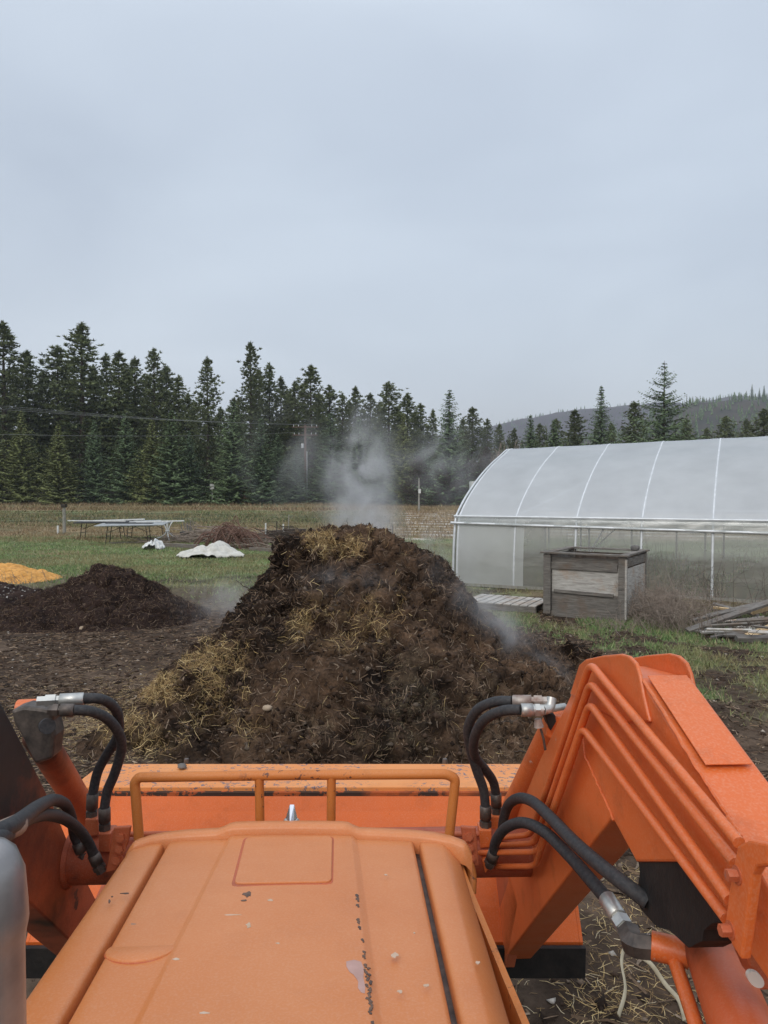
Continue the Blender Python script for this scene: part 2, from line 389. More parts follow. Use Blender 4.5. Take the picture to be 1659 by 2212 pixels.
# stubble on the right with pale rows
st = sst(-3, 2, X + n1) * sst(31, 34, Y + n2)
rows = sst(.60, .85, .5 + .5*np.sin((Y + .22*X + .3*n1)*2*np.pi/2.3)) * np.clip(.8 + 1.6*n2, 0, 1) * (1 - sst(56, 60, Y))
col = lerp(col, lerp(tanc*.72, tanc*1.0, np.clip(.5+n3, 0, 1)), st)
col = lerp(col, arr(.60, .58, .54), st * np.clip(rows, 0, 1)*.9)
forest = sst(73, 78, Y + n2*2)
col = lerp(col, arr(.075, .062, .042), forest)
gv = np.stack([X, Y, Z], -1).reshape(-1, 3)
ny, nx = X.shape
ii = (np.arange(ny-1)[:, None]*nx + np.arange(nx-1)[None, :]).ravel()
gf = np.stack([ii, ii+1, ii+nx+1, ii+nx], 1)
g = link('ground', raw_mesh('ground', gv, gf, M['ground'], True, col.reshape(-1, 3)))
set_props(g, 'muddy yard running into grass and stubble fields', 'ground', kind='structure')

# ------------------------------------------------------------------ scatter of small loose bits
def strips(p, d, nrm, L, Wd, bend=.25, seg=2):
    """ribbons: p centre, d direction, nrm up, each bent; returns verts, quads"""
    n = len(p); d = d / np.linalg.norm(d, axis=1, keepdims=True)
    sd = np.cross(d, nrm); sd /= np.linalg.norm(sd, axis=1, keepdims=True) + 1e-9
    v = []
    b = (rng.random(n)-.5)*2*bend
    for k in range(seg+1):
        t = k/seg - .5
        c = p + d*(t*L)[:, None] + nrm*(b*L*(.25 - t*t)*1.0)[:, None] + sd*(b[::-1]*L*(.25-t*t)*1.5)[:, None]
        wk = Wd * (1 if 0 < k < seg else .6)
        v += [c - sd*(wk/2)[:, None], c + sd*(wk/2)[:, None]]
    v = np.stack(v, 1).reshape(-1, 3); m = 2*(seg+1); base = (np.arange(n)*m)[:, None]
    f = np.concatenate([base + np.array([[2*k, 2*k+1, 2*k+3, 2*k+2]]) for k in range(seg)], 0)
    order = np.arange(seg*n).reshape(seg, n).T.ravel()
    return v, f[order]
def palette(n, cols, wts, jit=.25):
    idx = rng.choice(len(cols), n, p=np.array(wts)/sum(wts)); c = np.array(cols)[idx] * (1 + (rng.random((n, 1))-.5)*2*jit)
    return c
STRAW = [(.46, .33, .15), (.60, .46, .24), (.31, .20, .10), (.18, .12, .065)]
TWIG = [(.05, .032, .022), (.10, .065, .045), (.17, .115, .075), (.24, .18, .13), (.03, .02, .015)]
def rdirs(n, nrm, tilt=.35):
    a = rng.normal(size=(n, 3)); a -= nrm*(a*nrm).sum(1, keepdims=True); a /= np.linalg.norm(a, axis=1, keepdims=True)
    a += nrm*((rng.random((n, 1))-.3)*2*tilt); return a
def scatter(name, p, nrm, Lr, Wr, cols, wts, label, cat, tilt=.3, bend=.3, loc=None, parent=None, kind='stuff', lift=.4):
    n = len(p); L = rng.uniform(*Lr, n); Wd = rng.uniform(*Wr, n); d = rdirs(n, nrm, tilt)
    q = nrm + .6*rng.normal(size=(n, 3)); q /= np.linalg.norm(q, axis=1, keepdims=True)
    v, f = strips(p + nrm*(Wd*lift)[:, None] + nrm*(L*.5*tilt*.35)[:, None], d, q, L, Wd, bend)
    t = np.repeat(palette(n, cols, wts), 2, 0)
    o = link(name, raw_mesh(name, v, f, M['bits'], False, t), parent)
    set_props(o, label, cat, kind=kind); return o

# chips and straw on the yard
n = 90000
r = np.sqrt(rng.uniform(2.2**2, 15**2, n)); a = rng.uniform(-.72, .72, n); px = r*np.sin(a); py = r*np.cos(a)
keep = (rng.random(n) < mudmask(px, py) * np.where((px > 3) & (py > 7.5), .25, 1) * np.clip(.62 + 1.1*fbm(px*.9, py*.9, o=3, seed=21), .12, 1))
px, py = px[keep], py[keep]
p = np.stack([px, py, gz(px, py)], 1); up3 = np.tile([0., 0, 1], (len(p), 1))
scatter('wood_chips', p, up3, (.03, .13), (.006, .016), TWIG, [2, 4, 4, 2, 1], 'brown chips and twigs strewn over the muddy yard', 'wood chips', tilt=.12)
def blob_pts(n, cx, cy, sx, sy):
    return cx + rng.normal(size=n)*sx, cy + rng.normal(size=n)*sy
bx, by = [], []
for (u, v, k, sx, sy) in [(1320, 1990, 420, .35, .5), (1440, 2030, 550, .2, .25), (1350, 2150, 300, .4, .4), (1290, 1900, 350, .25, .4), (1340, 2180, 250, .12, .1), (160, 1600, 1500, .6, .35), (280, 1560, 2500, .45, .4), (320, 1500, 1500, .4, .4), (120, 1530, 700, .5, .4), (360, 1460, 700, .6, .5), (250, 1620, 900, .4, .4), (1000, 1900, 600, .8, .8)]:
    c = G(u, v); a, b = blob_pts(k, c.x, c.y, sx, sy); bx.append(a); by.append(b)
n = 9000; bx.append(rng.uniform(-8, 8, n)); by.append(rng.uniform(3, 15, n))
bx = np.concatenate(bx); by = np.concatenate(by); ok = by > 2.9; bx, by = bx[ok], by[ok]
p = np.stack([bx, by, gz(bx, by)], 1); up3 = np.tile([0., 0, 1], (len(p), 1))
scatter('loose_straw', p, up3, (.03, .10), (.0018, .0034), STRAW + [(.50, .42, .28)], [3, 3, 3, 3, 1], 'pale straw lying loose on the mud', 'straw', tilt=.25)
# pebbles
n = 900; a = rng.uniform(-.7, .7, n); r = np.sqrt(rng.uniform(9, 170, n)); px = r*np.sin(a); py = r*np.cos(a)
ok = rng.random(n) < mudmask(px, py); px, py = px[ok], py[ok]
ico = np.array([(1, 0, 0), (-1, 0, 0), (0, 1, 0), (0, -1, 0), (0, 0, 1), (0, 0, -1)], float); icf = np.array([(0, 2, 4), (2, 1, 4), (1, 3, 4), (3, 0, 4), (2, 0, 5), (1, 2, 5), (3, 1, 5), (0, 3, 5)])
def lumps(px, py, pz, size, cols, wts, jit=.3, mat='bits', flat=.6):
    n = len(px); s = size[:, None, None] * (1 + (rng.random((n, 6, 1))-.5)*.7) * np.array([1, 1, flat])
    th = rng.uniform(0, 6.28, n); c_, s_ = np.cos(th)[:, None], np.sin(th)[:, None]
    v = ico[None] * s + (rng.random((n, 6, 3))-.5)*size[:, None, None]*.5
    v = np.stack([v[..., 0]*c_-v[..., 1]*s_, v[..., 0]*s_+v[..., 1]*c_, v[..., 2]], -1) + np.stack([px, py, pz], 1)[:, None]
    f = (icf[None] + (np.arange(n)*6)[:, None, None]).reshape(-1, 3)
    return v.reshape(-1, 3), f, np.repeat(palette(n, cols, wts, jit), 8, 0)
v, f, t = lumps(px, py, gz(px, py)+.004, rng.uniform(.008, .028, len(px)), [(.30, .26, .22), (.42, .38, .33), (.16, .12, .09)], [3, 2, 3])
set_props(link('pebbles', raw_mesh('pebbles', v, f, M['bits'], True, t)), 'small pale pebbles dotted across the yard', 'pebbles', kind='stuff')
n = 5000; a = rng.uniform(-.7, .7, n); r = np.sqrt(rng.uniform(6, 200, n)); px = r*np.sin(a); py = r*np.cos(a)
ok = rng.random(n) < mudmask(px, py)*.9; px, py = px[ok], py[ok]
v, f, t = lumps(px, py, gz(px, py), rng.uniform(.012, .045, len(px)), [(.035, .024, .018), (.08, .055, .04), (.055, .036, .026)], [3, 2, 3])
set_props(link('soil_clods', raw_mesh('soil_clods', v, f, M['bits'], True, t)), 'dark clods of soil scattered over the yard', 'soil', kind='stuff')

# grass blades
def blades(name, px, py, hr, wr, cols, wts, label, cat, lean=.5, patch=.8):
    n = len(px); h = rng.uniform(*hr, n); wv = rng.uniform(*wr, n); a = rng.uniform(0, 6.28, n)
    b = np.stack([px, py, gz(px, py)-.01], 1); sd = np.stack([np.cos(a), np.sin(a), 0*a], 1)*wv[:, None]/2
    le = rng.normal(size=(n, 3))*lean; le[:, 2] = 1; tip = b + le*h[:, None]
    v = np.stack([b-sd, b+sd, tip], 1).reshape(-1, 3); f = np.arange(3*n).reshape(-1, 3)
    pc = palette(n, cols, wts); mk = np.clip(.28 + 1.7*fbm(px*.45, py*.45, o=4, seed=90) + .7*fbm(px*2, py*2, o=2, seed=91), 0, 1)*patch
    pc = pc*(1-mk[:, None]) + np.array((.27, .22, .12))*mk[:, None]
    o = link(name, raw_mesh(name, v, f, M['bits'], False, pc))
    return set_props(o, label, cat, kind='stuff')
GC = [(.12, .20, .075), (.19, .27, .105), (.26, .31, .14), (.34, .29, .17)]
n = 210000; y = rng.uniform(14, 37, n)**1.0; x = rng.uniform(-.62, .35, n)*y
m1 = fbm(x*.35, y*.35, o=4, seed=11); m2 = fbm(x*1.3, y*1.3, o=4, seed=12)
ok = (rng.random(n) < sst(14.5, 20.5, y + 3*m1 + 1.6*m2)*(1-sst(31, 35, y+2*m2))) & (rng.random(n) < .9)
blades('grass', x[ok], y[ok], (.03, .09), (.015, .04), GC, [3, 4, 3, 1.6], 'short green lawn grass between the piles and tables', 'grass')
n = 90000; x = rng.uniform(1.5, 8, n); y = rng.uniform(6.5, 13, n)
m1 = fbm(x*.35, y*.35, o=4, seed=11); m2 = fbm(x*1.3, y*1.3, o=4, seed=12); m3 = fbm(x*5, y*5, o=3, seed=13)
ok = rng.random(n) < np.maximum(sst(2.4, 3.6, x+.8*m1)*sst(6.8, 9, y+1.8*m2+m1), sst(1.5, 2.2, x+.5*m1)*sst(9.2, 10.4, y+.6*m2))*np.clip(.36+1.7*m2+.8*m3, 0, 1)
blades('grass', x[ok], y[ok], (.03, .10), (.008, .02), GC, [4, 4, 1, 2], 'patchy green grass in front of the wooden bin and planks', 'grass')
TC = [(.30, .22, .13), (.22, .15, .09), (.40, .32, .20), (.16, .12, .07)]
n = 60000; y = rng.uniform(30, 44, n); x = rng.uniform(-.55, -.05, n)*y
m2 = fbm(x*1.3, y*1.3, o=4, seed=12)
ok = rng.random(n) < sst(30, 33, y+1.6*m2)*(.30+.8*m2)
blades('dry_grass', x[ok], y[ok], (.06, .20), (.015, .035), TC, [3, 3, 2, 2], 'tan dry grass standing under and behind the tables', 'dry grass')
n = 50000; y = rng.uniform(30, 60, n); x = rng.uniform(-.14, .22, n)*y
ok = rng.random(n) < sst(-3, 0, x)*.5*(.25+.75*(np.sin((y + .22*x + .3*fbm(x*.35, y*.35, o=4, seed=11))*2*np.pi/2.3) < .1))*(y > 33)
blades('field_stubble', x[ok], y[ok], (.06, .26), (.02, .06), TC, [3, 3, 2, 2], 'broken tan stalks over the stubble field', 'stubble')
n = 42000; y = rng.uniform(40, 60, n); x = rng.uniform(-.56, .03, n)*y
ok = rng.random(n) < np.clip(.55 + .5*np.sin((y + .10*x)*2*np.pi/2.2) + 1.2*fbm(x*.3, y*.8, o=3, seed=33), 0, 1)
blades('field_growth', x[ok], y[ok], (.04, .20), (.03, .08), [(.12, .17, .07), (.20, .20, .10), (.30, .24, .14), (.05, .05, .03)], [3, 3, 3, 2], 'thin green and tan growth over the tilled rows', 'field growth')
n = 50000; y = rng.uniform(58, 79, n); x = rng.uniform(-.56, .3, n)*y
ok = rng.random(n) < np.clip(sst(60, 63, y)*(1-sst(64, 68, y)) + sst(73, 76, y), 0.05, 1)
blades('dry_grass', x[ok], y[ok], (.1, .45), (.03, .09), TC, [3, 3, 2, 3], 'dry tan grass strip along the foot of the trees', 'dry grass')

# ------------------------------------------------------------------ heaps
def heap_fn(cx, cy, lv, back=1.15, pw=2.2):
    """lv: list of (z, left, right, front) extents; returns function z(x,y)"""
    lv = sorted(lv); zs = np.array([l[0] for l in lv])
    K = 48; zk = np.linspace(0, zs[-1], K+1)[:-1] + zs[-1]/K/2
    Lk = np.interp(zk, zs, [l[1] for l in lv]); Rk = np.interp(zk, zs, [l[2] for l in lv]); Fk = np.interp(zk, zs, [l[3] for l in lv])
    def f(x, y):
        z = np.zeros_like(x)
        for k in range(K):
            dx = np.where(x < cx, (cx-x)/(cx-Lk[k]), (x-cx)/(Rk[k]-cx)); dy = np.where(y < cy, (cy-y)/(cy-Fk[k]), (y-cy)/((cy-Fk[k])*back))
            q = (np.abs(dx)**pw + np.abs(dy)**pw)**(1/pw); z = z + zs[-1]/K*np.clip(1-(q-1)*5.0 - .5, 0, 1)
        return z
    return f
def build_heap(name, x0, x1, y0, y1, step, hf, amp, mat, colf, label, cat, seed, group=None, loc=None):
    xx = np.arange(x0, x1, step); yy = np.arange(y0, y1, step); X, Y = np.meshgrid(xx, yy)
    h = hf(X, Y); e = sst(.0, .12, h)
    gzv = gz(X, Y)
    Zb = h + gzv
    nn = fbm(X*1.6, Y*1.6, Zb*1.6, o=3, seed=seed); n4 = fbm(X*5, Y*5, Zb*5, o=3, seed=seed+5); n5 = fbm(X*16, Y*16, Zb*16, o=3, seed=seed+9)
    rid = 1-np.abs(fbm(X*3.2, Y*3.2, Zb*3.2, o=3, seed=seed+20))*2; crk = np.abs(fbm(X*2.1+5, Y*2.1, Zb*3.4, o=4, seed=seed+30)); nn = nn - .9*np.clip(.10-crk, 0, .10)/.10*.55
    gx = np.gradient(Zb, step, axis=1); gy = np.gradient(Zb, step, axis=0); nl = np.sqrt(gx*gx+gy*gy+1)
    D = e*amp*(nn*.22 + n4*.06 + n5*.055 + (rid-.6)*.085)
    X2 = X - gx/nl*D; Y2 = Y - gy/nl*D; Z2 = Zb + D/nl - .06*(1-sst(0, .03, h))
    co = np.stack([X2, Y2, Z2], -1).reshape(-1, 3); ny, nx = X.shape
    ii = (np.arange(ny-1)[:, None]*nx + np.arange(nx-1)[None, :]); hh = np.maximum(np.maximum(h[:-1, :-1], h[1:, 1:]), h[:-1, 1:])
    ii = ii[hh > .005]
    f = np.stack([ii, ii+1, ii+nx+1, ii+nx], 1)
    used, inv = np.unique(f, return_inverse=True); f = inv.reshape(-1, 4); co = co[used]
    t = colf(co, h.ravel()[used])
    loc = loc or (float(co[:, 0].mean()), float(co[:, 1].mean()), 0)
    fn = np.cross(co[f[:, 1]]-co[f[:, 0]], co[f[:, 3]]-co[f[:, 0]]); ar = np.linalg.norm(fn, axis=1); fn /= ar[:, None]+1e-12
    o = link(name, raw_mesh(name, co, f, mat, True, t), None, loc); set_props(o, label, cat, group)
    return o, co, f, fn, ar
def sample(co, f, fn, ar, n, dens=None):
    i = rng.choice(len(f), n, p=ar/ar.sum()); w4 = rng.dirichlet((1, 1, 1, 1), n)
    p = (co[f[i]]*w4[:, :, None]).sum(1); nr = fn[i]
    if dens is not None:
        k = rng.random(n) < dens(p); p, nr = p[k], nr[k]
    return p, nr
def blobs(p, lst):
    uv = proj(p); d = np.zeros(len(p)); m2 = fbm(uv[:, 0]*.03, uv[:, 1]*.03, o=3, seed=77)
    for (u, v, ru, rv, a, ang) in lst:
        c, s = math.cos(rad(ang)), math.sin(rad(ang)); du, dv = uv[:, 0]-u, uv[:, 1]-v
        q = np.hypot((du*c+dv*s)/ru, (-du*s+dv*c)/rv); d = np.maximum(d, a*np.clip(1.15-q+1.1*m2, 0, 1))
    return d
lv = [(0, -2.55, 2.5, 5.35), (.19, -2.35, 2.2, 5.55), (.34, -2.18, 1.88, 5.8), (.61, -1.93, 1.36, 6.2), (.8, -1.75, 1.08, 6.45), (1.0, -1.58, .82, 6.72), (1.25, -1.38, .62, 7.0), (1.42, -1.30, .50, 7.15), (1.55, -1.27, .36, 7.3), (1.64, -1.23, .22, 7.4), (1.72, -.95, .0, 7.6)]
mainf = heap_fn(-.45, 8.0, lv)
def bumpf(x, y, cx, cy, r, h): return h*np.clip(1-((x-cx)**2+(y-cy)**2)/r/r, 0, 1)**1.2
def heapf(x, y):
    z = mainf(x, y)
    z = np.maximum(z, bumpf(x, y, 2.3, 8.0, .62, .50)) + 0*x
    z = z + bumpf(x, y, -.5, 7.55, .55, .10) + bumpf(x, y, -1.12, 7.75, .32, .06) + bumpf(x, y, -1.75, 6.55, .5, .12) + bumpf(x, y, -2.25, 6.2, .45, .12) + bumpf(x, y, .2, 6.2, .8, .10) + bumpf(x, y, 1.55, 6.6, .6, .10)
    z = z - bumpf(x, y, .55, 6.9, .35, .08) - bumpf(x, y, -.9, 6.6, .4, .06) - bumpf(x, y, 1.95, 7.4, .45, .15)
    return np.maximum(z, 0)
STRAWP = [(760, 1165, 60, 18, 1.4, 0), (740, 1176, 95, 34, 1.7, 4), (700, 1320, 60, 30, .25, 20), (655, 1365, 24, 60, .75, 10), (800, 1330, 60, 60, .5, 0), (720, 1385, 120, 25, .3, 0),
          (470, 1440, 65, 62, 1.1, -20), (430, 1530, 60, 50, .35, 0), (340, 1490, 75, 38, 1.2, -25), (270, 1560, 80, 38, .6, -30), (330, 1600, 60, 40, .5, 0), (540, 1560, 50, 50, .3, 0)]
GREYP = [(900, 1430, 60, 50, .5, 0), (900, 1520, 70, 60, .8, 30), (860, 1590, 90, 40, .5, 0), (1020, 1500, 80, 60, .35, 0), (1050, 1600, 80, 50, .35, 0), (650, 1560, 90, 50, .3, 0)]
def heapcol(co, h):
    a = fbm(co[:, 0]*2, co[:, 1]*2, co[:, 2]*2, o=4, seed=50); b = fbm(co[:, 0]*9, co[:, 1]*9, co[:, 2]*9, o=3, seed=51)
    c = lerp(arr(.012, .0075, .005), arr(.115, .070, .043), np.clip(.30+.16*(8.0-co[:, 1])/1.5+a*.9+b*.6+.5*fbm(co[:, 0]*.8, co[:, 2]*1.2, o=2, seed=58), 0, 1))
    c = lerp(c, arr(.26, .18, .085), np.clip(blobs(co, STRAWP)*.75, 0, 1)*np.clip(.6+b, 0, 1))
    c = lerp(c, arr(.17, .135, .09), np.clip(blobs(co, GREYP)*.6, 0, 1)*np.clip(.6+b, 0, 1))
    return c
ho, hc, hfc, hn, ha = build_heap('compost_heap', -3.1, 3.2, 5.2, 10.9, .016, heapf, 1.0, M['heap'], heapcol, 'large steaming brown compost heap with straw on top', 'compost heap', 31)
p, nr = sample(hc, hfc, hn, ha, 90000, lambda q: np.clip(.42+.6*fbm(q[:, 0]*3, q[:, 1]*3, q[:, 2]*3, seed=60), .08, 1))
scatter('twigs', p, nr, (.02, .12), (.003, .009), TWIG, [3, 4, 4, 2, 2], 'brown twigs and roots over the big heap', 'twigs', tilt=.45)
p, nr = sample(hc, hfc, hn, ha, 330000, lambda q: blobs(q, STRAWP)**1.5*.75 + .003)
scatter('heap_straw', p, nr, (.03, .14), (.0022, .0050), STRAW, [4, 3, 4, 2], 'golden straw clumps on the big heap', 'straw', tilt=.7, bend=.45)
p, nr = sample(hc, hfc, hn, ha, 150000, lambda q: blobs(q, GREYP)*.6)
scatter('old_hay', p, nr, (.02, .08), (.0018, .004), [(.20, .15, .09), (.28, .22, .14), (.12, .085, .05)], [3, 2, 2], 'grey green matted hay on the big heap', 'hay', tilt=.5, bend=.8)
p, nr = sample(hc, hfc, hn, ha, 16000, lambda q: np.clip(.5+.8*fbm(q[:, 0]*4, q[:, 1]*4, seed=61), .1, 1))
v, f, t = lumps(p[:, 0], p[:, 1], p[:, 2], rng.uniform(.008, .035, len(p)), [(.028, .018, .013), (.07, .046, .032), (.045, .03, .02), (.13, .10, .075)], [4, 3, 3, .5], flat=.8)
set_props(link('heap_clods', raw_mesh('heap_clods', v, f, M['bits'], True, t)), 'crumbly dark clods on the big heap', 'clods', kind='stuff')
# long twigs sticking out at the crest and flanks
def stick(mb, a, b, r, wob=.15, n=5, seg=4):
    a, b = Vector(a), Vector(b); L = (b-a).length
    pts = [a.lerp(b, k/seg) + Vector((random.gauss(0, 1), random.gauss(0, 1), random.gauss(0, 1)))*(wob*L*.25 if 0 < k < seg else 0) for k in range(seg+1)]
    mb.tube(pts, [r*(1-.6*k/seg) for k in range(seg+1)], n)
mb = MB()
for k in range(70):
    i = rng.integers(len(p)); a = Vector(p[i]); nn_ = Vector(nr[i]); d = (nn_*.5 + Vector(rng.normal(size=3))*.7).normalized(); d.z = abs(d.z)*.5
    stick(mb, a - d*.03, a + d*random.uniform(.10, .34), random.uniform(.003, .008), .3)
set_props(mb.build('heap_sticks', M['bark']), 'dark sticks poking out of the big heap', 'sticks', kind='stuff')

sp = P(225, 1340, 12.6)
f2 = heap_fn(-4.85, 12.6, [(0, -7.0, -3.1, 11.2), (.2, -6.5, -3.45, 11.5), (.45, -5.95, -3.95, 11.85), (.7, -5.45, -4.35, 12.15), (.88, -5.1, -4.65, 12.4), (.95, -4.95, -4.75, 12.5)])
def col2(co, h):
    a = fbm(co[:, 0]*2, co[:, 1]*2, o=4, seed=70); b = fbm(co[:, 0]*9, co[:, 1]*9, o=3, seed=71)
    return lerp(arr(.015, .009, .008), arr(.050, .031, .025), np.clip(.45+a*.6+b*.6, 0, 1))
o2, c2, fa2, nn2, a2 = build_heap('soil_mound', -7.4, -2.8, 11, 14.8, .025, f2, .75, M['heap'], col2, 'low dark brown mulch mound left of the big heap', 'soil mound', 41)
p, nr = sample(c2, fa2, nn2, a2, 26000); scatter('mulch_bits', p, nr, (.02, .10), (.003, .009), TWIG, [5, 4, 2, .8, 4], 'dark bark bits covering the low mulch mound', 'mulch', tilt=.4)
f3 = heap_fn(-8.9, 14.2, [(0, -11, -6.1, 12.9), (.2, -10.4, -6.9, 13.3), (.45, -9.7, -7.8, 13.8), (.62, -9.2, -8.4, 14.0)])
o3, c3, fa3, nn3, a3 = build_heap('gravelly_mound', -11.2, -6, 12.8, 16, .04, f3, .6, M['heap'], col2, 'small dark mound with white specks at the left edge', 'soil mound', 43)
p, nr = sample(c3, fa3, nn3, a3, 1500)
v, f, t = lumps(p[:, 0], p[:, 1], p[:, 2], rng.uniform(.008, .03, len(p)), [(.35, .33, .30), (.10, .08, .06), (.5, .48, .45)], [2, 3, 1])
set_props(link('white_gravel', raw_mesh('white_gravel', v, f, M['bits'], True, t)), 'whitish grit on the small mound at the left', 'gravel', kind='stuff')
f4 = heap_fn(-10.6, 18.0, [(0, -14, -8.2, 16.4), (.18, -13, -8.6, 16.8), (.32, -12, -9.3, 17.2), (.40, -11.2, -10.3, 17.6)], pw=2)
build_heap('shavings_pile', -14.2, -7.2, 16, 20.2, .06, f4, .5, M['shavings'], lambda c, h: np.ones_like(c), 'bright golden orange pile of shavings behind the mounds', 'shavings pile', 45)

def rock(name, c, r, mat, label, cat, seed=0, group=None, flat=.7):
    c = Vector(c); mb = MB(); n1_, n2_ = 10, 7; v = []; f = []
    for i in range(n2_):
        for j in range(n1_):
            th = math.pi*i/(n2_-1); ph = 2*math.pi*j/n1_; d = Vector((math.sin(th)*math.cos(ph), math.sin(th)*math.sin(ph), math.cos(th)))
            q = float(1 + .35*fbm(np.array([d.x*1.7+seed*3.1]), np.array([d.y*1.7+seed]), np.array([d.z*1.7]), o=2, seed=seed+3)[0])
            v.append(c + Vector((d.x*r*q*1.2, d.y*r*q, d.z*r*q*flat)))
    for i in range(n2_-1):
        for j in range(n1_): f.append((i*n1_+j, (i+1)*n1_+j, (i+1)*n1_+(j+1) % n1_, i*n1_+(j+1) % n1_))
    mb.add(v, f, True); o = mb.build(name, mat, None, c); set_props(o, label, cat, group); return o
def on_heap(u, v):
    uv = proj(hc); d = (uv[:, 0]-u)**2 + (uv[:, 1]-v)**2; k = np.where(d < 40)[0]
    k = k[np.argmin(hc[k, 1])] if len(k) else np.argmin(d); return Vector(hc[k])
q = on_heap(575, 1528); rock('stone', q + Vector((0, -.02, .01)), .035, M['paleston'], 'tan rounded stone embedded low in the big heap', 'stone', 2)
q = G(178, 1362); rock('stone', q + Vector((0, 0, .03)), .06, M['paleston'], 'pale lump of stone at the foot of the low mound', 'stone', 5)

# ------------------------------------------------------------------ trees
def tris_mesh(name, v, f, mat, tint): return raw_mesh(name, v, np.asarray(f), mat, False, tint)
def pine_mesh(h, seed, rmax=.17, bare=.12, dense=1.0, pw=.52):
    r = np.random.default_rng(seed); V = []; T = []
    nb = int(150*dense); tw = MB()
    for k in range(nb):
        t = bare + (1-bare)*(k+.5)/nb; ang = k*2.4 + r.normal()*.4
        prof = min(1, ((1-t)/(1-bare))**pw*1.08+.05) * (.75 + .25*min(1, (t-bare)/.12)); L = h*rmax*prof*r.uniform(.5, 1.2)*(1+.22*math.sin(ang*1.0+seed+t*9))
        el = .10 + .62*t + r.normal()*.16
        d = np.array([math.cos(ang)*math.cos(el), math.sin(ang)*math.cos(el), math.sin(el)]); b0 = np.array([0, 0, h*t*.97])
        if k % 2 == 0: tw.tube([Vector(b0), Vector(b0+d*L*.9)], [.05*(1.2-t), .012], 3, caps=False)
        nt_ = max(4, int(L/h*100))
        for j in range(nt_):
            s = (.30 + .70*(j+1)/nt_); c = b0 + d*L*s + r.normal(size=3)*L*.17 + np.array([0, 0, .06*L*s*s])
            m = 9; size = h*.020*r.uniform(.6, 1.25)
            dd = r.normal(size=(m, 3)); dd[:, 2] = np.abs(dd[:, 2])*.8+.1; dd += d*.5; dd /= np.linalg.norm(dd, axis=1, keepdims=True)
            sd_ = np.cross(dd, r.normal(size=(m, 3))); sd_ /= np.linalg.norm(sd_, axis=1, keepdims=True); wv = size*.20
            V.append(np.stack([c - sd_*wv + dd*size*.1, c + sd_*wv + dd*size*.1, c + dd*size], 1).reshape(-1, 3))
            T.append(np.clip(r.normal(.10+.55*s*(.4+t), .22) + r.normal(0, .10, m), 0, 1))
    # leader tuft
    for j in range(10):
        c = np.array([0, 0, h*(.95+.005*j)]); dd = r.normal(size=(8, 3)); dd[:, 2] = np.abs(dd[:, 2])+.6; dd /= np.linalg.norm(dd, axis=1, keepdims=True)
        sd_ = np.cross(dd, r.normal(size=(8, 3))); sd_ /= np.linalg.norm(sd_, axis=1, keepdims=True); size = h*.022
        V.append(np.stack([c-sd_*size*.15, c+sd_*size*.15, c+dd*size], 1).reshape(-1, 3)); T.append(np.full(8, .6))
    V = np.concatenate(V); T = np.concatenate(T); fc = np.arange(len(V)).reshape(-1, 3)
    tw.tube([(0, 0, -.5), (0, 0, h*.5), (0, 0, h*.97)], [h*.014, h*.009, .02], 8)
    return V, fc, T, tw
def spruce_mesh(h, seed, rb=.22, droop=.35, dense=1.0, open_=0.0):
    r = np.random.default_rng(seed); V = []; T = []; tw = MB()
    nw = int(h/.26*dense)
    for k in range(nw):
        t = .015 + .975*(k+.5)/nw; R = h*rb*(1-t)**.85*(1 if t > .05 else .8) + .06
        m = 9 if t < .8 else 6
        for q in range(m):
            if r.random() < open_: continue
            ang = 2*math.pi*q/m + k*1.3 + r.normal()*.15; L = R*r.uniform(.55, 1.25)*(1+.18*math.sin(ang*2+seed+t*7)); z0 = h*t + r.normal()*.06
            up_ = .35*t
            if k % 2 == 0: tw.tube([Vector((0, 0, z0)), Vector((math.cos(ang)*L*.8, math.sin(ang)*L*.8, z0 + (up_ - droop*.3)*L*.8))], [.03, .008], 3, caps=False)
            ns = max(3, int(L/.17)); s = (np.arange(ns)+.5)/ns; s = np.clip(s + r.normal(size=ns)*.02, .05, 1)
            ca, sa = math.cos(ang), math.sin(ang)
            zz = z0 + up_*L*s - droop*L*(s-.25*s*s) + .22*L*s**3
            c = np.stack([ca*L*s, sa*L*s, zz], 1)
            for side in (-1, 1, 0):
                tl = (.12 + .30*L*(1-s)**.7)*r.uniform(.7, 1.2, ns) if side else .16*r.uniform(.7, 1.3, ns)
                a2 = ang + side*.95 + r.normal(size=ns)*.15
                dd = np.stack([np.cos(a2), np.sin(a2), -.30 + r.normal(size=ns)*.18 + (0 if side else -.5)], 1)*tl[:, None]
                pr = np.stack([-np.sin(a2), np.cos(a2), r.normal(size=ns)*.6], 1)*(.045+.015*(side == 0))
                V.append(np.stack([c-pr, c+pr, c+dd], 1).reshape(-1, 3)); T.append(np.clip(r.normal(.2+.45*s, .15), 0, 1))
    V = np.concatenate(V); T = np.concatenate(T)
    tw.tube([(0, 0, -.5), (0, 0, h*.5), (0, 0, h*1.0)], [h*.015, h*.008, .012], 8)
    return V, np.arange(len(V)).reshape(-1, 3), T, tw
def proto_tree(kind, h, seed, mat, **k):
    V, f, T, tw = (pine_mesh if kind == 'pine' else spruce_mesh)(h, seed, **k)
    cm = tris_mesh('crown', V, f, mat, T); tm = raw_mesh('trunk', tw.v, tw.f, M['bark'], tw.s)
    return h, cm, tm
